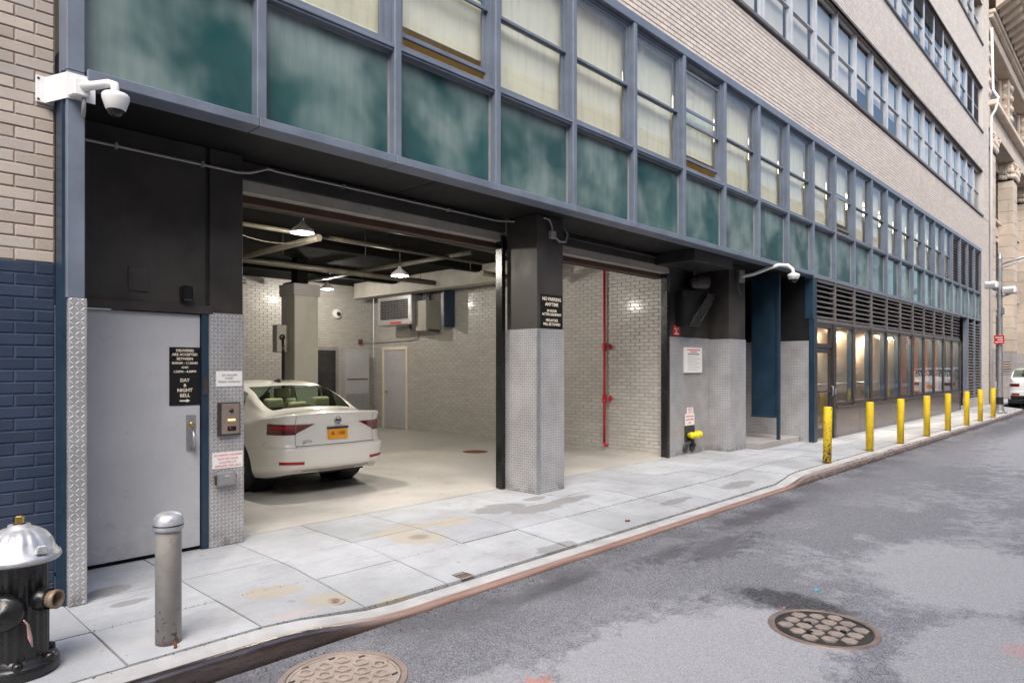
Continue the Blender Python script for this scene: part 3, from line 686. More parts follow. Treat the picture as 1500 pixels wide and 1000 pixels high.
# ================================================================== STREET
RZ = -.13                                         # roadway below the pavement
def sm(a, b, t): t = min(1, max(0, (t - a) / (b - a))); return t * t * (3 - 2 * t)
def drop(x): return sm(1.95, 3.0, x) * (1 - sm(9.9, 10.7, x))        # dropped kerb in front of the shutters
def zs(x, y): return -.098 * drop(x) * min(1, max(0, (5.2 - y) / 1.2))
def kerb_y(x): return 3.85 - .006 * max(0, x - 10) + 1.0 * sm(33, 35.5, x)
def asphalt():
    g = G('asphalt'); sp = g.noise(150, 3, .65); big = g.noise(.55, 6, .62, None, .35); mid = g.noise(2.2, 6, .7)
    c = g.mix(g.ramp(sp, .35, .68), (.062, .064, .075), (.34, .345, .375))
    worn = g.m('MULTIPLY', g.ramp(big, .50, .56), g.ramp(g.noise(7, 6, .75), .40, .56)) * g.ramp(g.y, 2.2, 3.2, .8, .15)
    # the worn pale wheel path near the covers, and fresh dark strip by the kerb
    def blob(px, py, rx, ry, soft=.16, nz=.9, ns=3.6):
        dx = (g.x - px) / rx; dy = (g.y - py) / ry
        d_ = g.m('SQRT', dx * dx + dy * dy) + (g.noise(ns, 8, .78) - .5) * nz * 2
        return g.ramp(d_, 1 - soft, 1 + soft, 1, 0)
    pale = g.m('MAXIMUM', worn * .8, blob(3.55, 1.95, 1.35, .75)); pale = g.m('MAXIMUM', pale, blob(23, 1.6, 9, 1.3) * .8); pale = g.m('MAXIMUM', pale, blob(6.9, 1.25, 1.2, .7) * .9); pale = g.m('MAXIMUM', pale, blob(4.9, .7, 1.0, .45) * .8); pale = g.m('MAXIMUM', pale, blob(2.3, 2.5, .7, .35) * .8)
    c = g.mix(pale * .78, c, g.mix(g.ramp(sp, .3, .7), (.29, .295, .315), (.48, .485, .51)))
    fresh = g.ramp(g.y, 2.9, 3.7) * g.ramp(g.noise(1.1, 5, .65), .35, .6) * .5
    c = g.mix(fresh, c, (.035, .035, .042))
    wet = g.m('MAXIMUM', blob(5.15, 2.0, .22, .42, .3, .9, 9), blob(6.3, 3.1, .75, .2, .5, 2.4, 7) * .6)
    for q in ((5.6, 3.35, .5, .12), (4.05, 3.55, .6, .12), (8.0, 3.45, 1.1, .16), (25.0, 3.0, 4, .45), (4.75, 2.5, .09, .06), (31, 2.6, 3, .7)): wet = g.m('MAXIMUM', wet, blob(*q, .5, 2.4, 7) * .6)
    wet = wet * g.ramp(g.noise(38, 4, .7), .3, .6, .55, 1)
    c = g.mix(wet * .8, c, (.014, .014, .013))
    org = blob(2.80, 2.52, .11, .06, .2, 3.5, 22); org = g.m('MAXIMUM', org, blob(2.58, 2.45, .09, .06, .2, 3.5, 22)); org = g.m('MAXIMUM', org, blob(5.25, .62, .12, .07, .2, 3.5, 22) * .35)
    c = g.mix(org * g.ramp(sp, .35, .6), c, (.72, .20, .10))
    g.set(c, g.m('SUBTRACT', g.ramp(sp, .3, .7, .72, .9), wet * .62, clamp=True))
    g.bump(g.voro(130) + sp * .6, .55, .007); MAT['asphalt'] = g.mat
asphalt()
def concrete():
    g = G('pavement_concrete'); n = g.noise(.9, 7, .65); f = g.noise(160, 3, .6)
    c = g.scale((.405, .42, .44), g.ramp(n, .25, .75, .78, 1.16)); c = g.scale(c, g.ramp(g.rnd(), 0, 1, .92, 1.07))
    c = g.scale(c, g.ramp(f, .3, .7, .88, 1.1))
    nz = g.noise(4.5, 7, .7)
    def blob(px, py, rx, ry, soft=.16, am=.8):
        dx = (g.x - px) / rx; dy = (g.y - py) / ry
        return g.ramp(g.m('SQRT', dx * dx + dy * dy) + (nz - .5) * am * 2, 1 - soft, 1 + soft, 1, 0)
    tan = None
    for q in ((4.10, 5.20, .26, .24), (4.22, 5.55, .42, .16), (4.75, 5.45, .22, .18), (3.04, 4.03, .22, .14), (2.38, 4.74, .22, .13), (2.62, 4.36, .18, .14)):
        b_ = blob(*q); tan = b_ if tan is None else g.m('MAXIMUM', tan, b_)
    c = g.mix(tan * .72, c, (.40, .35, .265))
    dk = None
    for q in ((5.62, 5.55, .38, .22), (5.95, 5.25, .45, .16), (6.3, 5.65, .2, .1), (4.98, 4.15, .25, .12), (1.53, 5.60, .16, .1), (1.56, 5.22, .12, .06), (9.4, 4.4, .5, .12), (7.7, 4.45, .35, .08), (6.5, 5.3, .5, .12)):
        b_ = blob(*q); dk = b_ if dk is None else g.m('MAXIMUM', dk, b_)
    c = g.mix(dk * .55, c, (.14, .13, .12))
    c = g.mix(blob(4.12, 5.20, .10, .08, .5) * .55, c, (.16, .14, .11))
    spots = g.m('MAXIMUM', g.ramp(g.voro(5.3) + nz * .02, .045, .075, .5, 0), g.ramp(g.voro(2.1) + nz * .03, .06, .10, .35, 0)); c = g.mix(spots, c, (.17, .16, .15))
    pk = blob(2.30, 4.22, .18, .04, .3, .9); c = g.mix(pk * .22, c, (.75, .38, .28))
    c = g.mix(g.ramp(g.noise(1.3, 6, .7, g.vec(g.x, g.y * 2.5, g.z)), .48, .72, 0, .55), c, (.27, .26, .25))
    g.set(c, .8); g.bump(f + g.noise(25, 3) * .8, .22, .004); MAT['pavement_concrete'] = g.mat
concrete()
paint('kerb_steel', (.17, .095, .07), .34, .55, var=.3, sc=4, bump=.3, bsc=90, grime=.2)
paint('kerb_concrete', (.44, .44, .44), .8, var=.2, sc=3, grime=.2)
paint('kerb_red', (.30, .165, .13), .55, .2, var=.25, sc=4, grime=.25)
paint('joint_dirt', (.05, .042, .036), .95, var=.4)
road = struct(MB().add([(-60, -4.2, RZ), (200, -4.2, RZ), (200, 4.9, RZ), (-60, 4.9, RZ)], [(0, 1, 2, 3)]).build('road', 'asphalt'))
struct(MB().add([(-600, -600, RZ - .05), (900, -600, RZ - .05), (900, 600, RZ - .05), (-600, 600, RZ - .05)], [(0, 1, 2, 3)]).build('ground', 'joint_dirt'))
# pavement: dirt bed with separate concrete flags
sv = MB(); xs = [-12 + i * .5 for i in range(0, 145)]; rows = []
for x in xs:
    ky = kerb_y(x)
    rows.append([(x, ky + .10, zs(x, ky + .1) - .035), (x, 5.2, -.035), (x, 6.43, -.03)])
for i in range(len(xs) - 1):
    for j in range(2): sv.add([rows[i][j], rows[i + 1][j], rows[i + 1][j + 1], rows[i][j + 1]], [(0, 1, 2, 3)])
walk = struct(sv.build('sidewalk', 'joint_dirt'))
def flag(x0, x1, y0a, y0b, y1a, y1b, gap, dz):
    m = MB(); nx = 3; g2 = gap / 2; top = []; 
    for j in range(3):
        for i in range(nx + 1):
            t = i / nx; x = x0 + g2 + (x1 - x0 - gap) * t
            ya = y0a + (y0b - y0a) * t + g2; yb = y1a + (y1b - y1a) * t - g2
            y = ya + (yb - ya) * j / 2; top.append((x, y, zs(x, y) + dz))
    w = nx + 1; m.add(top, [(j * w + i, j * w + i + 1, (j + 1) * w + i + 1, (j + 1) * w + i) for j in range(2) for i in range(nx)])
    edge = list(range(w)) + [w + w - 1, 3 * w - 1] + list(range(3 * w - 2, 2 * w - 1, -1)) + [w]
    lo = [(top[e][0], top[e][1], top[e][2] - .06) for e in edge]; n = len(edge)
    m.add([top[e] for e in edge] + lo, [(i, (i + 1) % n, n + (i + 1) % n, n + i) for i in range(n)])
    return m.build('paving_slab', 'pavement_concrete', walk)
rf = random.Random(5); fx0 = 1.22 - .775 * 8
for i in range(54):
    x0 = fx0 + i * .775; x1 = x0 + .775
    if x0 > 36: break
    ys = [4.10, 4.80, 5.47]
    k0, k1 = kerb_y(x0) + .262, kerb_y(x1) + .262
    for r_ in range(3):
        a0 = k0 if r_ == 0 else ys[r_] + .0; a1 = k1 if r_ == 0 else ys[r_]
        if r_ < 2: b0 = b1 = ys[r_ + 1]
        else: b0 = b1 = 6.46 if x0 > 1.2 else 5.66
        if x0 > 15.2 and r_ == 2: b0 = b1 = 5.62
        if a0 > b0 - .05 or a1 > b1 - .05: continue
        wide = .024 if (i - 8) % 2 == 0 else .012
        flag(x0, x1, a0, a1, b0, b1, .010 if r_ else wide * .7, rf.uniform(-.003, .003))
if True:                                          # ground beyond the paving by the neighbour
    struct(MB().add([(36.2, 4.9, -.012), (80, 4.9, -.012), (80, 7, -.012), (36.2, 7, -.012)], [(0, 1, 2, 3)]).build('sidewalk_far', 'pavement_concrete'))
# kerb: concrete top with a rounded rusty steel nosing
kc = MB(); ks = MB(); kxs = [-12 + .25 * i for i in range(190)]
def kp(x):
    y = kerb_y(x); d_ = drop(x); z = -.105 * d_ - .003; r = .045 - .025 * d_
    conc = [(x, y + .245, z), (x, y + .05 + .03 * d_, z), (x, y + .05 + .03 * d_, -.4), (x, y + .245, -.4)]
    st = [(x, y + .06 + .035 * d_, z + .001)] + [(x, y + r - r * math.sin(a), z + .002 - r + r * math.cos(a)) for a in (0, .4, .8, 1.2, 1.57)] + [(x, y - .004, RZ - .06), (x, y + .06, RZ - .06)]
    return conc, st
pr_ = [kp(x) for x in kxs]
for (a, b_), (c_, d_) in zip(pr_, pr_[1:]):
    for A, B, M_, s_ in ((a, c_, kc, False), (b_, d_, ks, True)):
        n = len(A); M_.add(A + B, [(i, i + 1, n + i + 1, n + i) for i in range(n - 1)], s_)
kerb = struct(kc.build('kerb', 'kerb_concrete'))
def kerbmat():
    g = G('kerb_nosing'); n = g.noise(3, 6, .7, g.vec(g.x * .5, g.y * 4, g.z * 4)); dr_ = g.m('MULTIPLY', g.ramp(g.x, 2.1, 3.2), g.ramp(g.x, 9.8, 10.7, 1, 0))
    c = g.mix(g.ramp(n, .3, .7), (.13, .105, .10), (.30, .26, .245)); c2 = g.mix(g.ramp(n, .3, .7), (.24, .14, .12), (.42, .29, .25)); c = g.mix(dr_, c, c2); fr_ = g.ramp(g.x, 9.8, 10.6); c = g.mix(fr_, c, g.mix(g.ramp(n, .3, .7), (.22, .155, .13), (.40, .31, .27)))
    c = g.mix(g.ramp(g.z, RZ - .02, RZ + .05, .85, 0), c, (.10, .05, .025))
    g.set(c, g.m('ADD', g.ramp(n, .3, .7, .20, .34), dr_ * .3), g.m('SUBTRACT', .9, g.m('MAXIMUM', dr_ * .85, fr_ * .6))); g.bump(g.noise(60, 4), .3, .004); MAT['kerb_nosing'] = g.mat
kerbmat(); ks.build('steel_nosing', 'kerb_nosing', kerb)
# grit and dirt in the gutter
gm = MB(); rg = random.Random(3)
for _ in range(1600):
    x = rg.uniform(.3, 32); y = kerb_y(x) - abs(rg.gauss(0, .10)) - .005; r = rg.uniform(.002, .007) 
    gm.add([(x - r, y - r, RZ), (x + r, y - r, RZ), (x, y + r, RZ), (x, y, RZ + r * 1.2)], [(0, 1, 3), (1, 2, 3), (2, 0, 3)])
for _ in range(900):
    x = rg.uniform(1, 14); y = rg.choice((4.1, 4.8)) + rg.gauss(0, .01); r = rg.uniform(.002, .006); z = zs(x, y)
    gm.add([(x - r, y - r, z - .002), (x + r, y - r, z - .002), (x, y + r, z - .002), (x, y, z + r)], [(0, 1, 3), (1, 2, 3), (2, 0, 3)])
tag(gm.build('gutter_grit', 'joint_dirt', kind='stuff'), 'dark grit and dirt lying along the kerb and joints', 'grit')

# ---- manhole covers
def cover(name, loc, r, label, style):
    t = thing(name, label, 'manhole cover', loc); x, y, z = loc
    MB().lathe([(r * .90, z - .02), (r * .90, z + .004), (r * .915, z + .008), (r, z + .008), (r * 1.03, z - .01)], (x, y, 0), 'z', 56, smooth=False).build('frame_ring', 'cover_rim', t)
    MB().lathe([(0, z + .001), (r * .84, z + .001), (r * .845, z + .006), (r * .885, z + .006), (r * .89, z - .01)], (x, y, 0), 'z', 56, smooth=False).build('lid', 'cover_lid' if style else 'cover_tan', t)
    s = r * .34; q = random.Random(2); ca = q.uniform(0, 1)
    for i in range(-4, 5):
        for j in range(-4, 5):
            cx = (i + (j % 2) * .5) * s * 1.0; cyy = j * s * .866
            if math.hypot(cx, cyy) > r * .76: continue
            hx = [(x + cx + s * .44 * math.cos(ca + math.pi / 3 * k), y + cyy + s * .44 * math.sin(ca + math.pi / 3 * k)) for k in range(6)]
            m = MB()
            if style: m.prism(hx, 2, z + .001, z + .009)
            else:
                hi = [(x + cx + (px - x - cx) * .6, y + cyy + (py - y - cyy) * .6) for px, py in hx]
                for k in range(6):
                    k2 = (k + 1) % 6; m.prism([hx[k], hx[k2], hi[k2], hi[k]], 2, z + .001, z + .009)
            m.build('hex_boss', 'cover_tan', t)
    if style:
        for cx, cyy in ((-.4, .1), (.05, -.35), (.05, .3)): MB().lathe([(0, z + .0095), (r * .06, z + .0095), (r * .062, z + .004)], (x + cx * r, y + cyy * r, 0), 'z', 14).build('vent_hole', 'dark_void', t)
    else:
        for k in range(10):
            a = k * .63; MB().box(x + r * .80 * math.cos(a) - .02, x + r * .80 * math.cos(a) + .02, y + r * .80 * math.sin(a) - .006, y + r * .80 * math.sin(a) + .006, z + .001, z + .0075).build('rim_bar', 'cover_lid', t)
paint('cover_rim', (.27, .205, .175), .5, .4, var=.25, sc=8, bump=.4); paint('cover_lid', (.050, .045, .040), .45, .3, var=.4, sc=10); paint('cover_tan', (.36, .30, .26), .55, .3, var=.25, sc=9, bump=.4)
cover('manhole_cover', (2.12, 3.36, RZ), .36, 'tan iron manhole cover with hexagon rings close to the steel kerb', 0)
cover('manhole_cover', (4.79, 1.64, RZ), .35, 'dark manhole cover with raised tan hexagons beside a small puddle', 1)
vc = thing('valve_cover', 'small square rusty valve cover set in the pavement', 'utility cover', (3.765, 4.18, zs(3.76, 4.18)))
z = zs(3.76, 4.18) - .003
bx('lid', 'cover_tan', vc, 3.69, 3.84, 4.10, 4.26, z, z + .008, .002)
for i in range(5): bx('rib', 'cover_lid', vc, 3.70 + i * .028, 3.712 + i * .028, 4.11, 4.25, z + .0085, z + .011, 0)
rc = thing('round_cover', 'small round ribbed iron cover ringed by a tan stain in the pavement', 'utility cover', (2.63, 4.32, zs(2.63, 4.32)))
z = zs(2.63, 4.32)
MB().lathe([(0, z + .005), (.085, z + .005), (.09, z - .004)], (2.63, 4.32, 0), 'z', 24, smooth=False).build('lid', 'cover_tan', rc)
for i in range(5): MB().tube([(2.63 + .08 * math.cos(a) * (i + 1) / 7.5, 4.32 + .08 * math.sin(a) * (i + 1) / 7.5, z + .006) for a in [k * .52 for k in range(12)]], .0025, 5, True).build('ring', 'cover_rim', rc)
# ---- litter
for loc, s, mat, lab in (((5.56, 1.95, RZ), .03, 'blue_litter', 'bright blue scrap of plastic on the asphalt past the puddle'), ((4.98, 1.98, RZ), .016, 'pink_litter', 'tiny pink scrap lying beside the puddle'), ((6.36, 4.28, zs(6.36, 4.28)), .045, 'rust', 'crumpled reddish brown scrap on the pavement near the kerb')):
    if mat not in MAT: paint(mat, (.10, .45, .65) if 'blue' in mat else (.75, .3, .35), .5)
    m = MB(); rr = random.Random(int(s * 1e4)); pts = [(loc[0] + s * math.cos(a) * rr.uniform(.6, 1.2), loc[1] + s * .6 * math.sin(a) * rr.uniform(.6, 1.2)) for a in [k * .9 for k in range(7)]]
    m.add([(p[0], p[1], loc[2] + .002) for p in pts] + [(p[0], p[1], loc[2] + .006 + rr.uniform(0, .01)) for p in pts], [tuple(range(6, -1, -1)), tuple(range(7, 14))] + [(i, (i + 1) % 7, 7 + (i + 1) % 7, 7 + i) for i in range(7)])
    tag(m.build('litter_scrap', mat), lab, 'litter')

# ---- fire hydrant
HX, HY_, = .79, 4.46
hy = thing('fire_hydrant', 'black fluted fire hydrant with a silver bonnet standing by the kerb', 'hydrant', (HX, HY_, 0)); C3 = (HX, HY_, 0)
paint('nozzle_tan', (.27, .20, .14), .55, .5)
paint('hydrant_black', (.012, .012, .013), .3, var=.3, sc=14, bump=.4, bsc=50)
MB().lathe([(.0, .0), (.175, .0), (.185, .02), (.185, .06), (.17, .075), (.135, .085), (.13, .10)], C3, 'z', 40).build('base_flange', 'hydrant_black', hy)
for k in range(6):
    a = k * math.pi / 3 + .3; MB().lathe([(0, .1), (.022, .1), (.026, .08), (.026, .06)], (HX + .16 * math.cos(a), HY_ + .16 * math.sin(a), 0), 'z', 8).build('flange_bolt', 'hydrant_black', hy)
MB().lathe([(.128, .09), (.128, .60), (.14, .61)], C3, 'z', 96, lambda a, h: 1 + (.07 * max(0, math.sin(a * 20)) if h < .605 else 0)).build('barrel', 'hydrant_black', hy)
MB().lathe([(.135, .60), (.185, .605), (.195, .62), (.188, .64), (.175, .645), (.172, .66), (.165, .665), (.150, .71), (.120, .75), (.085, .775), (.055, .785), (.05, .80), (.03, .802)], C3, 'z', 96,
           lambda a, h: 1 + (.03 * math.sin(a * 18) if .67 < h < .76 else 0)).build('bonnet', 'silver', hy)
MB().prism([(HX + .024 * math.cos(k * 1.2566), HY_ + .024 * math.sin(k * 1.2566)) for k in range(5)], 2, .80, .845).build('operating_nut', 'brass', hy, .003)
def along(o, d, prof, n=24):
    m = MB().lathe(prof, (0, 0, 0), 'z', n); q = Vector(d).normalized().to_track_quat('Z', 'Y'); return m.move(lambda p: q @ p + Vector(o))
nd = Vector((.5, -.62, 0)).normalized(); o_ = (HX, HY_, .40)
along(o_, nd, [(.04, .08), (.062, .11), (.066, .15), (.055, .165), (.055, .18)]).build('side_nozzle', 'hydrant_black', hy)
along(o_, nd, [(.044, .15), (.046, .19), (.05, .20), (.05, .225), (.040, .225), (.038, .12)]).build('nozzle_ring', 'nozzle_tan', hy)
nd2 = Vector((-.55, -.8, 0)).normalized(); o2 = (HX, HY_, .37)
along(o2, nd2, [(.085, .05), (.088, .13), (.094, .14), (.094, .175), (.08, .19), (.03, .195), (.026, .225), (0, .225)]).build('steamer_cap', 'hydrant_black', hy)
for i, s in enumerate((-1, 1)): MB().prism([(HX + s * .02 - .03 + .05, .655), (HX + s * .02 + .03 + .05, .655), (HX + s * .02 + .02 + .05, .70), (HX + s * .02 - .02 + .05, .70)], 1, HY_ - .175, HY_ - .15).build('bonnet_lug', 'silver', hy, .005) if i else None
MB().tube([(HX - .02, HY_ - .22, .34), (HX + .005, HY_ - .18, .30), (HX + .02, HY_ - .15, .22), (HX + .03, HY_ - .155, .17)], [.003, .006, .012, .004], 6).build('ribbon_scrap', 'pink_ribbon' if 'pink_ribbon' in MAT else (paint('pink_ribbon', (.6, .38, .36), .8) and 'pink_ribbon'), hy)
# ---- grey bollard
def speckle(name, col, chip, lo, hi, rough=.45):
    g = G(name); n = g.noise(26, 5, .7); low = g.ramp(g.z, 0, .45, .10, 0)
    c = g.scale(col, g.ramp(g.noise(5, 4), .3, .7, .85, 1.1)); c = g.mix(g.ramp(n + low, lo, hi), c, chip); c = g.mix(g.ramp(g.z, 0.0, .05, .8, 0) * g.ramp(g.noise(15, 3), .3, .6), c, (.16, .06, .025))
    g.set(c, rough); g.bump(g.noise(30, 4), .45, .004); MAT[name] = g.mat
speckle('bollard_grey', (.33, .31, .29), (.15, .07, .03), .66, .69); speckle('bollard_yellow', (.86, .60, .02), (.10, .05, .02), .70, .74); speckle('bollard_chipped', (.84, .58, .02), (.06, .03, .025), .585, .61)
gb = thing('grey_bollard', 'grey painted steel bollard with a rounded silver cap by the freight door', 'bollard', (1.495, 4.29, 0)); c = (1.495, 4.29, 0)
MB().lathe([(0, 0), (.072, 0), (.072, .68)], c, 'z', 32).build('post', 'bollard_grey', gb)
MB().lathe([(.07, .672), (.082, .674), (.084, .69), (.084, .715), (.080, .745), (.066, .768), (.04, .78), (0, .784)], c, 'z', 32).build('cap', 'silver', gb)
MB().lathe([(.0835, .702), (.0855, .704), (.0855, .709), (.0835, .711)], c, 'z', 32).build('cap_band', 'black_paint', gb)
ab = tag(MB().lathe([(0, .035), (.009, .035), (.01, .0)], (1.49, 4.165, 0), 'z', 8).build('anchor_bolt', 'rust'), 'rusty cut bolt sticking out of the pavement beside the grey bollard', 'bolt')
# ---- yellow bollards
YB = [(12.17, 4.10), (14.50, 4.08), (16.4, 4.0), (18.55, 3.96), (20.6, 3.92), (22.9, 3.90), (25.0, 3.90), (27.1, 3.88)]
words = ['', 'next after the heavily chipped one', 'second after the heavily chipped one', 'third after the heavily chipped one', 'third before the lamp post', 'second before the lamp post', 'next but one before the lamp post', 'closest to the lamp post']
words = ['', 'next after the chipped one', 'second after the chipped one', 'third after the chipped one', 'fourth after the chipped one', 'third back from the lamp post', 'second back from the lamp post', 'closest to the lamp post']
for i, (x, y) in enumerate(YB):
    h = .97
    t = thing('yellow_bollard', 'yellow steel bollard with heavily chipped rusty paint by the glass door' if i == 0 else 'yellow steel bollard along the kerb, ' + words[i], 'bollard', (x, y, 0), 'yellow bollards along the kerb')
    mt = 'bollard_chipped' if i == 0 else 'bollard_yellow'
    key = ('yb', mt)
    if key not in BRICKS: BRICKS[key] = (MB().lathe([(0, -.03), (.070, -.03), (.070, h - .02), (.066, h - .006)], (0, 0, 0), 'z', 24).mesh('post', mt), MB().lathe([(.0665, h - .007), (.05, h), (0, h + .003)], (0, 0, 0), 'z', 24).mesh('cap', mt))
    put('post', BRICKS[key][0], t); put('cap', BRICKS[key][1], t)
    t.rotation_euler = ((R(.3), R(2.0), 0) if i == 0 else (0, R(.6 + .4 * (i % 3)), 0))

# ================================================================== SIGNS AND WALL FITTINGS
def sign(name, label, x0, x1, z0, z1, y, mat, lines, lmat, cat='sign', th=.004):
    t = thing(name, label, cat, ((x0 + x1) / 2, y, z0)); bx('plate', mat, t, x0, x1, y - th, y, z0, z1, .001)
    letters(t, lines, (x0 + x1) / 2, y - th - .001, lmat); return t
s1 = sign('delivery_sign', 'black sign with delivery hours on the grey freight door', 2.19, 2.452, 1.572, 1.83, 6.266, 'sign_black',
     [('DELIVERIES', 1.800, .022, .17, .03), ('ARE ACCEPTED', 1.764, .022, .22, .03), ('BETWEEN', 1.726, .022, .15, .03), ('8:00AM - 11:30AM', 1.688, .020, .225, .03), ('AND', 1.650, .019, .06, .03), ('1:30PM - 4:30PM', 1.612, .020, .215, .03)], 'letter_cream')
s2 = sign('bell_sign', 'black day and night bell sign with an arrow on the freight door', 2.19, 2.452, 1.312, 1.570, 6.266, 'sign_black',
     [('DAY', 1.535, .030, .08, .03), ('&', 1.490, .026, .03, .03), ('NIGHT', 1.446, .030, .13, .03), ('BELL', 1.400, .030, .10, .03)], 'letter_cream')
ar = MB().prism([(2.275, 1.347), (2.335, 1.347), (2.335, 1.337), (2.366, 1.353), (2.335, 1.369), (2.335, 1.359), (2.275, 1.359)], 1, 6.2605, 6.2615); ar.build('arrow', 'letter_cream', s2)
sign('entrance_sign', 'small white freight entrance sign on the treadplate above the intercom', 2.585, 2.83, 1.475, 1.615, 6.237, 'sign_white',
     [('225 WILLIAM', 1.578, .019, .14), ('STREET', 1.548, .018, .08), ('FREIGHT ENTRANCE', 1.516, .018, .21)], 'letter_dark')
sign('sprinkler_sign', 'white sign with red lettering on the treadplate below the intercom', 2.552, 2.835, .715, .865, 6.237, 'sign_white',
     [('AUTOMATIC STANDPIPE', .838, .021, .262), ('SHUT-OFF VALVE', .804, .020, .19), ('LOCATED 5 FT', .771, .020, .16), ('OPPOSITE THIS SIGN', .738, .020, .24)], 'letter_red')
ic = thing('intercom', 'bronze door intercom with a lit orange display on the treadplate pier', 'intercom', (2.69, 6.237, 1.02))
bx('backbox', 'bronze_frame', ic, 2.595, 2.80, 6.205, 6.237, 1.02, 1.325, .004); bx('faceplate', 'louver_tan', ic, 2.622, 2.79, 6.198, 6.204, 1.035, 1.315, .002)
MB().lathe([(0, -.012), (.018, -.01), (.02, .005)], (2.71, 6.198, 1.25), 'y', 16).build('lens', 'black_gloss', ic); bx('display', 'orange_display', ic, 2.68, 2.745, 6.194, 6.197, 1.158, 1.172, 0)
bx('keypad', 'black_gloss', ic, 2.675, 2.755, 6.193, 6.197, 1.065, 1.105, .001); bx('button', 'red_paint', ic, 2.69, 2.703, 6.190, 6.1925, 1.085, 1.098, 0)
gx = thing('lever_box', 'small grey steel box with a side lever below the red lettered sign', 'electrical box', (2.65, 6.237, .56))
bx('box', 'steel_grey', gx, 2.575, 2.745, 6.17, 6.237, .565, .69, .012); bx('lever', 'metal_dark', gx, 2.555, 2.574, 6.18, 6.2, .575, .66, .004)
letters(gx, [('BELL', .655, .018, .06)], 2.665, 6.168, 'sign_white')
MB().tube([(2.745, 6.2, .64), (2.765, 6.2, .64)], .008, 8).build('stud', 'metal_dark', gx)
sign('no_parking_sign', 'black no parking anytime sign on the garage pillar above the treadplate', 6.625, 7.07, 2.175, 2.615, 5.818, 'sign_black',
     [('NO PARKING', 2.555, .045, .39, .03), ('ANYTIME', 2.485, .045, .29, .03), ('24 HOUR', 2.402, .034, .20, .03), ('ACTIVE DRIVEWAY', 2.352, .034, .40, .03), ('VIOLATORS', 2.275, .034, .25, .03), ('WILL BE TOWED', 2.222, .034, .35, .03)], 'letter_cream')
sign('red_notice', 'small red notice beside the second shutter opening', 11.07, 11.33, 2.245, 2.44, 6.458, 'red_paint', [], 'sign_white')
rn = bpy.data.objects['red_notice']
for i, (a, n) in enumerate(((.12, 4), (.16, 6), (.05, 1), (.15, 5))):
    for k in range(n): bx('print_block', 'sign_white', rn, 11.2 - a / 2 + a * k / n, 11.2 - a / 2 + a * (k + .75) / n, 6.4515, 6.4535, 2.40 - i * .044, 2.424 - i * .044, 0)
nb = sign('notice_board', 'white framed notice with small print on the treadplate wall', 11.42, 12.08, 1.55, 2.03, 6.443, 'sign_white',
     [], 'letter_red', th=.035)
for z_, a, n, mt_ in ((1.985, .5, 11, 'letter_red'), (1.945, .28, 7, 'letter_red'), (1.905, .44, 12, 'letter_dark')):
    for k in range(n): bx('print_block', mt_, nb, 11.75 - a / 2 + a * k / n, 11.75 - a / 2 + a * (k + .8) / n, 6.4065, 6.408, z_ - .011, z_ + .011, 0)
for i in range(7): bx('print_line', 'letter_dark', nb, 11.52, 11.9 + .1 * ((i * 3) % 2), 6.4065, 6.408, 1.855 - i * .042, 1.861 - i * .042, 0)
sign('standpipe_notice', 'small white notice above the yellow capped standpipe inlets', 11.55, 11.80, .77, .885, 6.443, 'sign_white', [], 'letter_red')
sign('standpipe_sign', 'white red lettered sign directly above the yellow capped inlets', 11.48, 11.84, .545, .768, 6.443, 'sign_white', [], 'letter_red')
for nm_, cx_, rows_ in (('standpipe_notice', 11.675, ((.862, .17, 6, .012), (.838, .16, 5, .012), (.812, .1, 3, .01), (.790, .18, 7, .01))), ('standpipe_sign', 11.66, ((.715, .29, 8, .024), (.655, .30, 9, .024), (.595, .09, 3, .024)))):
    o_s = bpy.data.objects[nm_]
    for z_, a, n, h_ in rows_:
        for k in range(n): bx('print_block', 'letter_red', o_s, cx_ - a / 2 + a * k / n, cx_ - a / 2 + a * (k + .7) / n, 6.4375, 6.4385, z_ - h_ / 2, z_ + h_ / 2, 0)
si = thing('standpipe_inlet', 'yellow capped twin standpipe inlet on a dark backplate by the pavement', 'standpipe', (11.65, 6.44, .1))
bx('backplate', 'metal_dark', si, 11.46, 11.83, 6.425, 6.443, .24, .54, .004)
along((11.64, 6.44, .36), (0, -1, -.1), [(.06, 0), (.07, .06), (.055, .1)]).build('body', 'metal_dark', si)
paint('cap_yellow', (.80, .62, .01), .35, var=.1)
for s, zz in ((-.11, .37), (.0, .365), (.11, .38)):
    d_ = Vector((s * 3, -1, 0)).normalized()
    along((11.64 + s, 6.36, zz), d_, [(.05, -.02), (.055, .02), (.062, .03), (.062, .09), (.05, .10), (.02, .105), (.02, .13), (0, .13)]).build('cap', 'cap_yellow', si)
    along((11.64 + s, 6.34, zz), (0, -1, 0), [(.02, 0), (.045, .03), (.05, .1), (.03, .11), (0, .115)]).build('cap_lug', 'cap_yellow', si)
MB().tube([(11.62, 6.40, .30), (11.66, 6.37, .22), (11.72, 6.37, .16)], .03, 10).build('drain_leg', 'metal_dark', si)
for s in (-.14, .12): along((11.62 + s, 6.443, .12), (0, -1, 0), [(0, .0), (.085, 0), (.085, .02), (.07, .03), (0, .03)]).build('cover_disc', 'metal_dark', si)
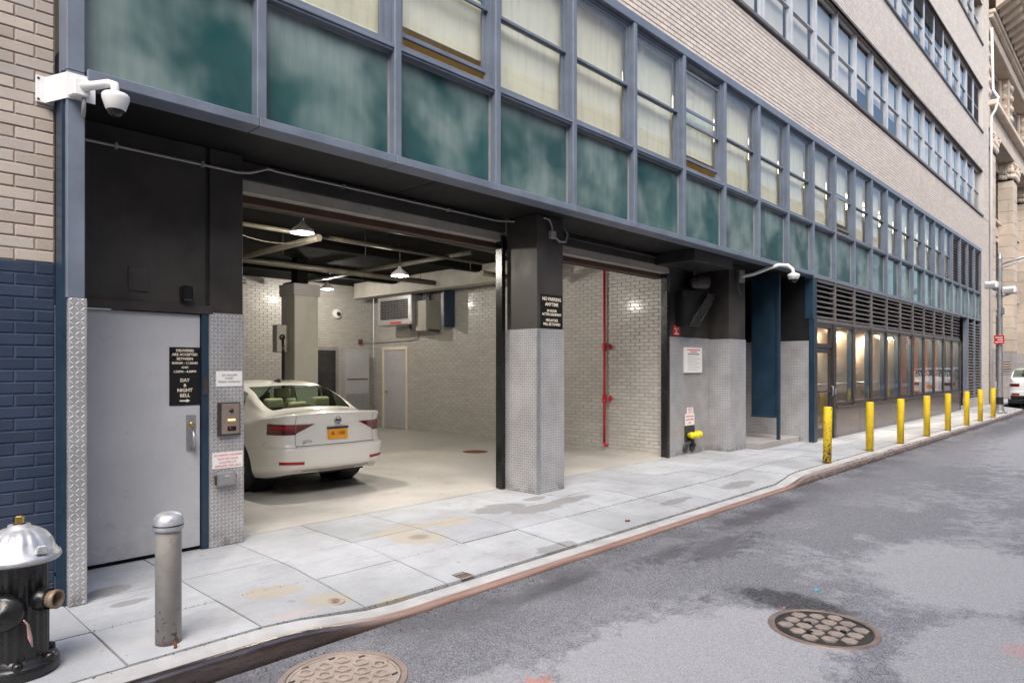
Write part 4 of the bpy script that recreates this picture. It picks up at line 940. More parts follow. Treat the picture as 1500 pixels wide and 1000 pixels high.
# ---- tilted mirror box and hooded lamp
mb = thing('tilted_panel', 'dark tilted framed panel hanging on the wall beside the second shutter', 'panel', (11.75, 6.45, 2.45))
MB().prism([(11.20, 2.42), (11.52, 2.42), (12.26, 3.06), (11.90, 3.06)], 1, 6.19, 6.23).build('panel', 'black_gloss', mb, .004)
for a, b_ in (((11.20, 2.42), (11.90, 3.06)), ((11.52, 2.42), (12.26, 3.06)), ((11.90, 3.06), (12.26, 3.06)), ((11.20, 2.42), (11.52, 2.42))):
    MB().tube([(a[0], 6.187, a[1]), (b_[0], 6.187, b_[1])], .009, 6).build('frame_bar', 'metal_dark', mb)
MB().prism([(11.15, 2.40), (11.9, 3.08), (11.15, 3.08)], 1, 6.24, 6.455).build('bracket', 'soffit_black', mb, .004)
hl = thing('hooded_lamp', 'unlit dark hooded floodlight above the tilted panel', 'lamp', (11.6, 6.45, 3.15))
MB().lathe([(.0, -.02), (.10, 0), (.13, .12), (.16, .45), (.165, .50), (.15, .5), (.12, .15), (0, .12)], (0, 0, 0), 'z', 24).move(lambda p: Vector((11.45, 6.28, 3.24)) + Vector((p.z * 1.0, p.x * .8, p.y + p.z * .12))).build('hood', 'bronze_frame', hl)
MB().tube([(11.55, 6.28, 3.3), (11.55, 6.30, 3.655)], .025, 8).build('stem', 'black_paint', hl)
# ---- wall cameras
cm = thing('security_camera', 'white dome camera on an arm bracket at the blue steel column', 'camera', (1.2, 5.62, 3.45))
bx('mounting_plate', 'white_paint', cm, 1.09, 1.20, 5.622, 5.638, 3.50, 3.685, .003)
for zz in (3.52, 3.665):
    for xx in (1.105, 1.15): MB().lathe([(0, -.004), (.008, -.003), (.009, .002)], (xx, 5.621, zz), 'y', 8).build('screw', 'metal_dark', cm)
MB().prism([(1.14, 5.62), (1.225, 5.395), (1.395, 5.395), (1.395, 5.40), (1.23, 5.402), (1.146, 5.622)], 2, 3.50, 3.68).build('corner_bracket', 'white_paint', cm)
MB().prism([(1.225, 5.39), (1.34, 5.39), (1.34, 5.30), (1.245, 5.30)], 2, 3.505, 3.625).build('junction_box', 'white_paint', cm, .008)
MB().tube([(1.30, 5.32, 3.575), (1.35, 5.22, 3.57), (1.40, 5.12, 3.57), (1.425, 5.075, 3.555), (1.43, 5.065, 3.48)], [.034, .03, .028, .028, .028], 12).build('arm', 'white_paint', cm)
MB().lathe([(.0, .50), (.035, .50), (.075, .495), (.083, .485), (.083, .46), (.062, .395), (.055, .385)], (1.43, 5.065, 2.995), 'z', 28).build('housing', 'sign_white', cm)
MB().ball((1.43, 5.065, 3.385), .053, 10).build('lens_dome', 'black_gloss', cm)
MB().tube([(1.31, 5.33, 3.505), (1.315, 5.36, 3.42), (1.345, 5.55, 3.36), (1.375, 5.75, 3.36)], .014, 8).build('flex_conduit', 'conduit_grey', cm)
ec = thing('electrical_conduit', 'thin grey conduit running under the soffit above the freight door and shutter', 'conduit', (1.4, 6.2, 3.3))
MB().tube([(1.375, 5.75, 3.36), (1.38, 6.18, 3.47), (1.7, 6.225, 3.485), (2.78, 6.225, 3.48), (2.9, 6.225, 3.50), (3.12, 6.3, 3.60), (3.25, 6.36, 3.61), (6.35, 6.36, 3.61), (6.62, 6.2, 3.61), (6.70, 5.80, 3.615), (6.78, 5.795, 3.60), (6.83, 5.795, 3.52), (6.83, 5.795, 3.45)], .013, 8).build('conduit', 'conduit_grey', ec)
for xx in (1.75, 2.45, 4.0, 5.5): bx('clip', 'steel_grey', ec, xx, xx + .02, 6.205 if xx < 3 else 6.34, 6.25 if xx < 3 else 6.40, 3.46 if xx < 3 else 3.59, 3.51 if xx < 3 else 3.63, .002)
bx('junction_box', 'conduit_grey', ec, 6.78, 6.88, 5.76, 5.818, 3.36, 3.46, .005)
MB().tube([(6.88, 5.79, 3.39), (6.98, 5.79, 3.34), (7.09, 5.78, 3.35), (7.14, 5.78, 3.45), (7.14, 5.85, 3.58), (7.12, 6.0, 3.655)], .014, 8).build('flex_conduit', 'conduit_grey', ec)
ec2 = thing('electrical_conduit', 'dark conduit following the header of the second shutter opening', 'conduit', (7.2, 6.38, 3.5))
MB().tube([(7.15, 6.38, 3.60), (10.3, 6.38, 3.60), (10.6, 6.38, 3.56), (10.85, 6.40, 3.45), (12.3, 6.44, 3.42)], .015, 8).build('conduit', 'metal_dark', ec2)
c2 = thing('security_camera', 'white gooseneck dome camera on the pillar before the louvred recess', 'camera', (12.9, 6.0, 3.4))
bx('junction_box', 'conduit_grey', c2, 12.75, 12.95, 5.93, 6.018, 3.34, 3.58, .01)
MB().tube([(12.86, 5.95, 3.46), (12.95, 5.75, 3.50), (13.06, 5.5, 3.60), (13.14, 5.33, 3.655), (13.20, 5.18, 3.64), (13.23, 5.10, 3.56), (13.24, 5.08, 3.45)], .034, 12).build('gooseneck', 'white_paint', c2)
MB().lathe([(0, .12), (.04, .12), (.11, .09), (.115, .06), (.09, .0), (.07, -.01)], (13.24, 5.08, 3.37), 'z', 24).build('housing', 'white_paint', c2)
MB().ball((13.24, 5.08, 3.36), .065, 8).build('lens_dome', 'black_gloss', c2)
MB().tube([(12.72, 5.96, 3.55), (12.68, 5.96, 3.3), (12.72, 5.95, 3.15), (12.82, 5.95, 3.10), (12.88, 5.95, 3.18), (12.88, 5.96, 3.34)], .013, 8).build('cable_loop', 'pipe_cream', c2)
# ================================================================== CARS
def cr(P_, t):                                    # Catmull-Rom through rows of P_
    n = len(P_); i = min(int(t), n - 2); f = t - i
    p0, p1, p2, p3 = P_[max(i - 1, 0)], P_[i], P_[i + 1], P_[min(i + 2, n - 1)]
    return .5 * ((2 * p1) + (p2 - p0) * f + (2 * p0 - 5 * p1 + 4 * p2 - p3) * f * f + (3 * p1 - p0 - 3 * p2 + p3) * f ** 3)
def interp(tab, y): return float(np.interp(y, [a for a, _ in tab], [b for _, b in tab]))
def car_net(S):
    """half body control net: i runs round the plan outline from tail centre to nose centre, j from sill to roof centre"""
    out = S['outline']; N = len(out); net = []
    L = S['L']
    for i, ((ox, oy), yc) in enumerate(zip(out, S['yc'])):
        a = out[max(i - 1, 0)]; b = out[min(i + 1, N - 1)]
        tx, ty = b[0] - a[0], b[1] - a[1]; ln = math.hypot(tx, ty); nx, ny = ty / ln, -tx / ln      # outward
        wr = S['wr'][i]; wf = S['wf'][i]; row = []
        for j in range(8):
            d_ = S['in_s'][j] * (1 - wr - wf) + S['in_r'][j] * wr + S['in_f'][j] * wf
            z_ = S['z_s'][j] * (1 - wr - wf) + S['z_r'][j] * wr + S['z_f'][j] * wf
            x_ = max(0, ox - nx * d_) if i not in (0, N - 1) else 0
            row.append((x_, oy - ny * d_, z_))
        bxx, byy, bz = row[7]
        zc = interp(S['roof'], yc); wc = interp(S['cab'], yc); rx = interp(S['rail'], yc)
        def mixp(fr, cab): 
            deck = np.array((bxx * fr, byy * fr + yc * (1 - fr), bz + (zc - bz) * (1 - fr ** 2))); c_ = np.array(cab)
            return tuple(deck * (1 - wc) + c_ * wc)
        zr = zc - .035
        row.append(mixp(.8, (bxx + (rx - bxx) * .5, byy + (yc - byy) * .5, bz + (zr - bz) * .52)))
        row.append(mixp(.62, (rx, yc, zr))); row.append(mixp(.35, (rx * .6, yc, zc - .012))); row.append((0, yc, zc))
        net.append(row)
    return np.array(net)
def build_car(S, root, mats, yoff=0.):
    net = car_net(S); N = len(net); ni, nj = 8, 5
    cols = [np.array([cr(net[:, j], min(t / ni, N - 1)) for t in range((N - 1) * ni + 1)]) for j in range(12)]
    grid = np.array([[cr([c[i] for c in cols], min(t / nj, 11)) for t in range(11 * nj + 1)] for i in range(len(cols[0]))])
    grid[:, :, 0] = np.maximum(grid[:, :, 0], 0); grid[0, :, 0] = 0; grid[-1, :, 0] = 0; grid[:, -1, 0] = 0
    NI, NJ = grid.shape[:2]
    # wheel arches
    cut = np.zeros((NI, NJ), bool)
    for wy in S['axles']:
        dy, dz = grid[:, :, 1] - wy, grid[:, :, 2] - S['wr_z']; r = np.hypot(dy, dz)
        cut |= (r < S['arch']) & (grid[:, :, 0] > .55)
    def region(i, j):
        y = grid[i:i + 2, j:j + 2, 1].mean(); jj = j / nj
        for nm, i0, i1, j0, j1 in S['glass']:
            if i0 * ni <= i < i1 * ni and j0 * nj <= j < j1 * nj: return nm
        return 'body'
    parts = {}
    for sx in (1, -1):
        g2 = grid.copy()
        for wy in S['axles']:
            for i in range(NI):
                for j in range(NJ):
                    if cut[i, j]:
                        dy, dz = g2[i, j, 1] - wy, g2[i, j, 2] - S['wr_z']; r = math.hypot(dy, dz)
                        if r < S['arch'] and r > 1e-4 and dz > -S['wr_z'] * .6: g2[i, j, 1] = wy + dy / r * S['arch']; g2[i, j, 2] = S['wr_z'] + dz / r * S['arch']
        idx = {}
        for i in range(NI - 1):
            for j in range(NJ - 1):
                if cut[i, j] and cut[i + 1, j] and cut[i, j + 1] and cut[i + 1, j + 1]: continue
                nm = region(i, j)
                if nm not in ('body', 'rear_window', 'windscreen'): nm = nm + ('' if sx > 0 else '_')
                m = parts.setdefault(nm, MB()); q = [g2[i, j], g2[i + 1, j], g2[i + 1, j + 1], g2[i, j + 1]]
                m.add([(p[0] * sx, p[1], p[2]) for p in q], [(0, 1, 2, 3) if sx > 0 else (3, 2, 1, 0)], True)
    objs = {}
    for nm, m in parts.items():
        o = put(nm.rstrip('_'), m.mesh(nm.rstrip('_'), mats['body'] if nm == 'body' else 'car_glass'), root); objs[nm] = o
    b = objs['body'].data; bvh = BVHTree.FromPolygons([v.co.copy() for v in b.vertices], [tuple(p.vertices) for p in b.polygons])
    return objs, bvh
def strip(bvh, root, name, mat, rays, off=.004, nt=5, th=.004):
    """patch laid on the body: rays = list of (origin xy, direction xy, z bottom, z top)"""
    pts = []
    for (ox, oy), (dx, dy), z0, z1 in rays:
        for t in range(nt + 1):
            z_ = z0 + (z1 - z0) * t / nt; d_ = Vector((dx, dy, 0)).normalized(); o = Vector((ox, oy, z_))
            h = bvh.ray_cast(o, d_)
            p = (h[0] - d_ * off) if h[0] else o + d_ * 1.0
            pts.append(tuple(p))
    w = nt + 1; m = MB().add(pts, [(i * w + j, (i + 1) * w + j, (i + 1) * w + j + 1, i * w + j + 1) for i in range(len(rays) - 1) for j in range(nt)], True)
    return put(name, m.mesh(name, mat), root)
def wheel(root, x, y, r, side, rimmat='rim_alloy'):
    w = MB().lathe([(r * .64, -.10), (r * .80, -.105), (r * .95, -.10), (r, -.07), (r, .07), (r * .95, .10), (r * .80, .105), (r * .64, .10)], (x, y, r), 'x', 40).build('wheel', 'rubber', root)
    k = side
    rim = MB().lathe([(r * .66, k * .10), (r * .64, k * .085), (r * .62, k * -.02), (r * .15, k * -.02), (0, k * -.02)], (x, y, r), 'x', 40).build('rim', 'metal_dark', w)
    m = MB()
    for s in range(10):
        a = s * 2 * math.pi / 10
        for da in (-.10, .10):
            p = [(math.cos(a) * .12, math.sin(a) * .12), (math.cos(a + da) * .64, math.sin(a + da) * .64), (math.cos(a + da + .05) * .64, math.sin(a + da + .05) * .64), (math.cos(a + .2) * .14, math.sin(a + .2) * .14)]
            m.prism([(y + q[0] * r, r + q[1] * r) for q in p], 0, x + k * .045, x + k * .078)
    m.lathe([(0, k * .085), (r * .16, k * .08), (r * .17, k * .04)], (x, y, r), 'x', 20); m.lathe([(r * .60, k * .08), (r * .655, k * .10), (r * .67, k * .095), (r * .60, k * .04)], (x, y, r), 'x', 40)
    m.build('spokes', rimmat, w)
paint('rim_alloy', (.45, .44, .42), .3, .8); paint('car_dark', (.012, .012, .012), .5)
paint('seat_tan', (.62, .54, .36), .6); paint('lamp_red', (.13, .003, .005), .14, var=.1, bump=0, Coat_Weight=1.); paint('lamp_dark', (.06, .006, .008), .15, bump=0, Coat_Weight=1.)
paint('reflector_red', (.35, .01, .012), .2, bump=0); paint('chrome', (.6, .6, .6), .15, 1., var=.05, bump=0); paint('plate_orange', (.85, .36, .02), .5, bump=0); paint('navy', (.02, .03, .08), .5, bump=0)
paint('car_white', (.78, .765, .72), .3, var=.01, bump=0, rv=.005, Coat_Weight=1., Coat_Roughness=.05); paint('suv_white', (.78, .79, .80), .28, var=.01, bump=0, rv=.005, Coat_Weight=1., Coat_Roughness=.05)
SED = dict(L=4.7,
    outline=[(0, 0), (.30, .006), (.56, .04), (.73, .11), (.82, .22), (.865, .38), (.885, .60), (.892, .9), (.895, 1.2), (.898, 1.7), (.90, 2.2), (.90, 2.7), (.90, 3.2), (.895, 3.6), (.89, 3.95), (.865, 4.25), (.78, 4.5), (.5, 4.64), (0, 4.70)],
    yc=[.075, .12, .19, .30, .44, .60, .74, .98, 1.22, 1.58, 2.1, 2.6, 3.05, 3.42, 3.80, 4.1, 4.35, 4.52, 4.60],
    wr=[1, 1, 1, .92, .75, .5, .25, .08, 0, 0, 0, 0, 0, 0, 0, 0, 0, 0, 0], wf=[0] * 13 + [0, .1, .5, .9, 1, 1],
    in_s=[.07, .02, .0, .0, .004, .012, .045, .085], in_r=[.10, .03, .0, -.012, .045, .062, .055, .030], in_f=[.1, .02, 0, 0, .02, .05, .1, .22],
    z_s=[.20, .29, .48, .60, .66, .80, .905, .965], z_r=[.30, .37, .50, .615, .655, .80, .935, 1.045], z_f=[.18, .25, .42, .52, .56, .64, .72, .80],
    roof=[(0, 1.055), (.08, 1.068), (.55, 1.085), (.68, 1.10), (.98, 1.235), (1.22, 1.33), (1.5, 1.405), (1.8, 1.44), (2.2, 1.46), (2.7, 1.45), (3.0, 1.40), (3.42, 1.18), (3.75, 1.02), (4.1, .97), (4.4, .89), (4.6, .80)],
    cab=[(.56, 0), (.80, 1), (3.30, 1), (3.70, 0)], rail=[(.5, .72), (.75, .685), (1.2, .62), (1.7, .585), (2.7, .59), (3.1, .63), (3.6, .70)],
    axles=(1.09, 3.78), wr_z=.325, arch=.365, glass=[('rear_window', 5.75, 8.6, 9.15, 11), ('windscreen', 12.1, 13.8, 9.1, 11), ('quarter_window', 8.1, 8.8, 7.25, 8.8), ('side_window', 8.95, 10.4, 7.25, 8.85), ('side_window_b', 10.6, 12.4, 7.25, 8.85)])
SED['outline'] = [(x_ * .968, y_) for x_, y_ in SED['outline']]
CX0, CY0 = 4.795, 7.70
car = thing('white_sedan', 'white four door sedan parked nose in inside the garage', 'car', (CX0, CY0, .006))
BASE[car.name] = (0, 0, 0)
ob, bv = build_car(SED, car, {'body': 'car_white'})
for k_, o in list(ob.items()):
    if k_.startswith('side_window_b'): o.name = 'side_window'
MB().box(-.72, .72, .55, 4.4, .20, .33).build('underbody', 'car_dark', car)
for wy in SED['axles']:
    for s in (-1, 1):
        wheel(car, s * .765, wy, .325, s)
        MB().lathe([(.37, -.06), (.37, .22), (0, .22)], (s * .70 if s < 0 else .70 - .16, wy, .325), 'x', 30).build('wheel_well', 'car_dark', car)
MB().box(-.74, .74, .62, 3.9, .30, .80).build('cabin_tub', 'car_dark', car)
for x_, y_ in ((-.38, 2.25), (.38, 2.25)):
    s = MB().box(x_ - .25, x_ + .25, y_, y_ + .16, .75, 1.14).build('seat', 'seat_tan', car, .05, 3); MB().box(x_ - .13, x_ + .13, y_ - .02, y_ + .08, 1.16, 1.32).build('headrest', 'seat_tan', s, .035, 3)
s = MB().box(-.62, .62, 1.10, 1.28, .78, 1.06).build('rear_bench', 'seat_tan', car, .05, 3)
for x_ in (-.36, 0, .36): MB().box(x_ - .13, x_ + .13, 1.05, 1.15, 1.06, 1.06 + (.10 if x_ == 0 else .16)).build('headrest', 'seat_tan', s, .035, 3)
MB().box(-.70, .70, .66, 1.12, .98, 1.02).build('parcel_shelf', 'car_dark', car, .01); MB().box(-.68, .68, 3.1, 3.5, .8, 1.0).build('dashboard', 'car_dark', car, .03)
def rear(xs_, ztab):                              # straight rays from behind
    return [((x_, -1.0), (0, 1), *ztab(x_)) for x_ in xs_]
def corner(s, a0, a1, ztab, n=14):                # rays towards a vertical axis inside the tail corner
    r = []
    for k in range(n + 1):
        f = k / n; a = a0 + (a1 - a0) * f; d_ = (-s * math.sin(a), math.cos(a)); r.append(((s * .52 - d_[0] * 1.2, .55 - d_[1] * 1.2), d_, *ztab(f)))
    return r
for s in (-1, 1):
    # outer lamp wraps round the corner, inner half sits on the boot lid
    tl = strip(bv, car, 'tail_light', 'lamp_red', corner(s, R(6), R(62), lambda f: (.795 + .0 * f, .925 + .01 * f)), .006)
    strip(bv, tl, 'lamp_band', 'reflector_red', corner(s, R(8), R(58), lambda f: (.872, .90)), .009); strip(bv, tl, 'lamp_base', 'lamp_dark', corner(s, R(6), R(60), lambda f: (.80, .825)), .009)
    strip(bv, car, 'tail_light', 'lamp_red', rear([s * (.565 - .03 * k) for k in range(9)], lambda x_: (.925 - .115 * max(.02, (abs(x_) - .325) / .24), .925)), .006)
    strip(bv, car, 'reflector', 'reflector_red', corner(s, R(-4), R(32), lambda f: (.42 + .01 * f, .458 + .008 * f)), .005, 2)
    # boot shut line
    strip(bv, car, 'shut_line', 'car_dark', rear([s * .575, s * .570], lambda x_: (.63, 1.03)), .003, 24)
    strip(bv, car, 'shut_line', 'car_dark', corner(s, R(62), R(75), lambda f: (.70 - .04 * f, .704 - .04 * f)), .003, 1)
strip(bv, car, 'shut_line', 'car_dark', rear([-.575 + .05 * k for k in range(24)], lambda x_: (.648, .655)), .003, 1)
strip(bv, car, 'bumper_crease', 'shade_beige', rear([-.62 + .05 * k for k in range(26)], lambda x_: (.335, .352)), .004, 1)
strip(bv, car, 'diffuser', 'beam_cream', rear([-.5 + .05 * k for k in range(21)], lambda x_: (.30, .345)), .006, 2)
lp = strip(bv, car, 'license_plate', 'plate_orange', rear([-.15 + .03 * k for k in range(11)], lambda x_: (.715, .865)), .016)
strip(bv, lp, 'plate_frame', 'navy', rear([-.16 + .032 * k for k in range(11)], lambda x_: (.845, .875)), .018, 2)
paint('plate_mark', (.38, .16, .02), .5, bump=0)
for x_, w_ in ((-.075, .022), (.02, .008), (.07, .034)): strip(bv, lp, 'plate_mark', 'plate_mark', rear([x_ - w_, x_ + w_], lambda q: (.765, .81)), .019, 2)
h = bv.ray_cast(Vector((0, -1, .945)), Vector((0, 1, 0)))[0]; ey = h.y - .01 if h else .04
em = MB().tube([(.05 * math.cos(a), ey, .955 + .05 * math.sin(a)) for a in [k * .2618 for k in range(24)]], .006, 6, True)
for a, b_ in (((-.022, .044), (0, .006)), ((0, .006), (.022, .044)), ((-.043, .02), (-.018, -.042)), ((-.018, -.042), (0, -.004)), ((0, -.004), (.018, -.042)), ((.018, -.042), (.043, .02))):
    em.tube([(a[0], ey, .955 + a[1]), (b_[0], ey, .955 + b_[1])], .005, 6)
em.build('emblem', 'chrome', car); MB().lathe([(0, 0), (.05, 0)], (0, ey + .004, .955), 'y', 24).build('emblem_disc', 'metal_dark', car)
me = text_mesh('JETTA', .05, .001); me.transform(Matrix.Rotation(R(90), 4, 'X')); me.materials.clear(); me.materials.append(MAT['chrome'])
h = bv.ray_cast(Vector((-.42, -1, .70)), Vector((0, 1, 0)))[0]; put('lettering', me, car, (-.42, (h.y if h else .06) - .006, .70))
MB().prism([(1.62, 1.412), (1.80, 1.44), (1.66, 1.475), (1.63, 1.47)], 0, -.018, .018).build('roof_antenna', 'car_dark', car, .006)
for s in (-1, 1): MB().box(s * .93 - .09, s * .93 + .09, 2.95, 3.05, .98, 1.12).build('door_mirror', 'car_white', car, .03, 3)
# ---- white sport utility vehicle at the end of the block
SUV = dict(SED, outline=[(x_ * 1.08, y_ * 1.02) for x_, y_ in SED['outline']],
    yc=[.10, .14, .20, .28, .36, .45, .55, .72, 1.0, 1.5, 2.1, 2.65, 3.15, 3.5, 3.88, 4.2, 4.45, 4.62, 4.70],
    z_s=[.30, .40, .58, .74, .80, .92, 1.08, 1.14], z_r=[.42, .50, .62, .76, .80, .92, 1.08, 1.16], z_f=[.30, .40, .55, .66, .72, .82, .92, 1.0],
    roof=[(0, 1.17), (.10, 1.19), (.28, 1.38), (.45, 1.62), (.6, 1.70), (1.0, 1.74), (2.0, 1.78), (2.8, 1.76), (3.15, 1.68), (3.5, 1.44), (3.88, 1.2), (4.2, 1.14), (4.7, 1.0)],
    cab=[(.1, .0), (.26, 1), (3.4, 1), (3.85, 0)], rail=[(.1, .80), (.5, .74), (1.5, .70), (2.8, .69), (3.3, .74), (3.7, .8)], axles=(1.05, 3.88), wr_z=.36, arch=.42,
    in_r=[.09, .02, .0, .0, .02, .03, .05, .07],
    glass=[('rear_window', 2.9, 6.4, 9.05, 11), ('windscreen', 12.2, 13.9, 9.1, 11), ('side_window', 7.2, 9.8, 7.25, 8.85), ('side_window_b', 10, 12.5, 7.25, 8.85)])
suv = thing('white_suv', 'white sport utility vehicle parked past the lamp post at the street end', 'car', (34.9, 3.62, RZ), rotz=R(-90))
BASE[suv.name] = (0, 0, 0)
ob2, bv2 = build_car(SUV, suv, {'body': 'suv_white'})
for k_, o in list(ob2.items()):
    if k_.startswith('side_window_b'): o.name = 'side_window'
MB().box(-.85, .85, .15, 4.6, .28, .42).build('underbody', 'car_dark', suv); MB().box(-.8, .8, .5, 4.0, .42, .95).build('cabin_tub', 'car_dark', suv)
for wy in SUV['axles']:
    for s in (-1, 1):
        wheel(suv, s * .85, wy, .36, s); MB().lathe([(.43, -.06), (.43, .2), (0, .2)], (s * .76 if s < 0 else .62, wy, .36), 'x', 24).build('wheel_well', 'car_dark', suv)
for s in (-1, 1):
    strip(bv2, suv, 'tail_light', 'lamp_red', corner(s, R(-5), R(62), lambda f: (.98, 1.10)), .008)
    strip(bv2, suv, 'reflector', 'reflector_red', corner(s, R(-5), R(25), lambda f: (.62, .70)), .008)
strip(bv2, suv, 'bumper', 'car_dark', rear([-.78 + .06 * k for k in range(27)], lambda x_: (.43, .60)), .01)
strip(bv2, suv, 'license_plate', 'plate_orange', rear([-.16 + .04 * k for k in range(9)], lambda x_: (.84, .98)), .012)
# ================================================================== NEIGHBOURS, LAMP POST, LOBBY
st = thing('stone_building', 'tan limestone building with carved pilasters and a heavy bracketed cornice', 'building', (37.05, 5.4, 0))
NY = 6.05
bx('wall', 'limestone', st, 37.05, 62, NY + .3, 16, 0, 26, 0)
bx('wall', 'limestone', st, 37.05, 62, NY, NY + .3, 12.6, 26, 0)
def pilaster(x0, x1):
    z = 0.; i = 0
    while z < 11.5:
        h = .62; m = 'limestone_grey' if z < 2.4 else 'limestone'
        bx('stone', m, st, x0, x1, 5.42 + (.0 if i else -.04), NY + .35, z + .004, z + h - .006, .012); z += h; i += 1
    c = MB(); xm = (x0 + x1) / 2                  # carved capital
    c.box(x0 - .06, x1 + .06, 5.34, NY + .2, 12.35, 12.5); c.box(x0, x1, 5.42, NY + .2, 11.53, 12.35)
    for k in range(5):
        xx = x0 + (x1 - x0) * (k + .5) / 5
        for zz, r_ in ((11.75, .13), (12.0, .15), (12.22, .12)): c.ball((xx + .04 * math.sin(k * 3 + zz * 9), 5.38, zz), r_, 6, (1, .9, 1.2))
        yy = 5.45 + .6 * (k + .5) / 5
        for zz, r_ in ((11.75, .12), (12.05, .15), (12.25, .12)): c.ball((x0 - .02, yy, zz + .03 * math.sin(k * 2)), r_, 6, (.9, 1, 1.2))
    for xx in (x0, x1):
        c.tube([(xx + .02, 5.33 + .13 * (1 - k / 14) * math.cos(k * .7), 12.2 + .13 * (1 - k / 14) * math.sin(k * .7)) for k in range(13)], .04, 6)
    c.build('capital', 'limestone', st)
PX = [(37.2, 38.6), (44.0, 45.4), (50.8, 52.2), (57.6, 59)]
for a, b_ in PX: pilaster(a, b_)
gl = [( .9, 4.4), (5.6, 8.3), (9.3, 12.0)]
for (a, b_), (c_, _) in zip(PX, PX[1:]):
    for z0, z1 in gl:
        w = MB().box(b_ + .35, b_ + .45, NY + .02, NY + .18, z0, z1).box(c_ - .12, c_ - .04, NY + .02, NY + .28, z0, z1).box((b_ + c_) / 2 - .05, (b_ + c_) / 2 + .05, NY + .02, NY + .18, z0, z1).box(b_ + .45, c_ - .12, NY + .02, NY + .18, z1 - .1, z1).box(b_ + .45, c_ - .12, NY + .02, NY + .18, (z0 + z1) / 2, (z0 + z1) / 2 + .08).build('window', 'metal_dark', st)
        bx('pane', 'black_gloss', w, b_ + .45, c_ - .12, NY + .05, NY + .06, z0, z1 - .1, 0)
        bx('jamb', 'limestone', st, b_, b_ + .349, NY + .02, NY + .3, z0, z1, .01); bx('jamb', 'limestone', st, c_ - .039, c_, NY + .02, NY + .3, z0, z1, .01)
    for z0, z1 in ((0, .9), (4.4, 5.6), (8.3, 9.3), (12.0, 12.6)):
        sp = bx('spandrel', 'limestone', st, b_ + .002, c_ - .002, NY + .0, NY + .3, z0, z1, .01)
        if z0 > 1 and z0 < 11:
            bx('sill', 'limestone', sp, b_ + .15, c_ - .15, NY - .16, NY - .002, z1 - .16, z1 - .01, .02); bx('panel_moulding', 'limestone', sp, b_ + .4, c_ - .4, NY - .05, NY - .002, z0 + .2, z1 - .3, .02); bx('bracket', 'limestone', sp, b_ + .25, b_ + .5, NY - .12, NY - .003, z0 + .0, z1 - .17, .03)
for a, b_ in PX[:2]: 
    v = bx('wall_vent', 'metal_dark', st, a - .012, a - .002, 5.52, 5.88, 1.45, 1.95, 0)
    for i in range(4): bx('slat', 'limestone', v, a - .03, a - .013, 5.52, 5.88, 1.47 + i * .125, 1.53 + i * .125, 0)
bx('architrave', 'limestone', st, 37.0, 62, 5.36, NY + .3, 12.51, 13.0, .02); bx('frieze', 'limestone', st, 37.0, 62, 5.42, NY + .3, 13.001, 13.5, .01); bx('string_course', 'limestone', st, 36.95, 62, 5.12, NY + .3, 13.501, 13.75, .04)
for a, b_ in PX:
    bx('upper_pilaster', 'limestone', st, a + .1, b_ - .1, 5.62, NY - .001, 13.76, 17.0, .02)
    m = MB()
    for k in range(5): m.ball(((a + b_) / 2, 5.60, 14.4 + k * .55), .26, 6, (1.3, .5, .7)); m.ball((a + .09, 5.85, 14.4 + k * .55), .2, 6, (.4, .8, .8))
    m.build('carved_panel', 'limestone', st)
for (a, b_), (c_, _) in zip(PX, PX[1:]):
    w = bx('window', 'metal_dark', st, b_ + .3, c_ - .3, NY - .03, NY - .002, 14.0, 16.7, 0); bx('pane', 'black_gloss', w, b_ + .42, c_ - .42, NY - .038, NY - .031, 14.1, 16.6, 0)
    bx('surround', 'limestone', st, b_ + .08, b_ + .3, NY - .14, NY - .001, 13.76, 16.9, .02); bx('surround', 'limestone', st, c_ - .3, c_ - .08, NY - .14, NY - .001, 13.76, 16.9, .02)
bx('entablature', 'limestone', st, 36.95, 62, 5.45, NY + .3, 17.0, 17.5, .03)
m = MB()
for k in range(100): m.box(37.0 + k * .25, 37.13 + k * .25, 5.28, 5.45, 17.505, 17.66)
m.build('dentils', 'limestone', st, kind='stuff')
bx('cornice_bed', 'limestone', st, 36.95, 62, 5.2, NY + .3, 17.665, 17.85, .03)
for k in range(28):
    x0 = 37.0 + k * .9
    MB().prism([(5.2, 17.86), (4.55, 18.2), (4.45, 18.32), (4.45, 18.45), (5.2, 18.45)], 0, x0, x0 + .38).build('modillion', 'limestone', st, .02)
bx('cornice', 'limestone', st, 36.85, 62, 4.25, NY + .3, 18.455, 18.75, .05); bx('cornice', 'limestone', st, 36.8, 62, 4.1, NY + .3, 18.755, 19.0, .06)
for k in range(6):
    a = 38.2 + k * 3.1
    w = bx('window', 'metal_dark', st, a, a + 1.2, NY - .02, NY - .002, 20, 23, 0); bx('surround', 'limestone', st, a - .25, a - .002, NY - .15, NY - .001, 19.4, 23.4, .02)
dp = tag(MB().tube([(37.02, 5.36, .05), (37.02, 5.36, 13.0), (37.03, 5.2, 13.3), (37.03, 5.1, 13.8), (37.03, 5.3, 14.2), (37.03, 5.35, 17)], .055, 10).build('downpipe', 'white_paint'), 'white downpipe at the joint between brick and limestone buildings', 'downpipe')
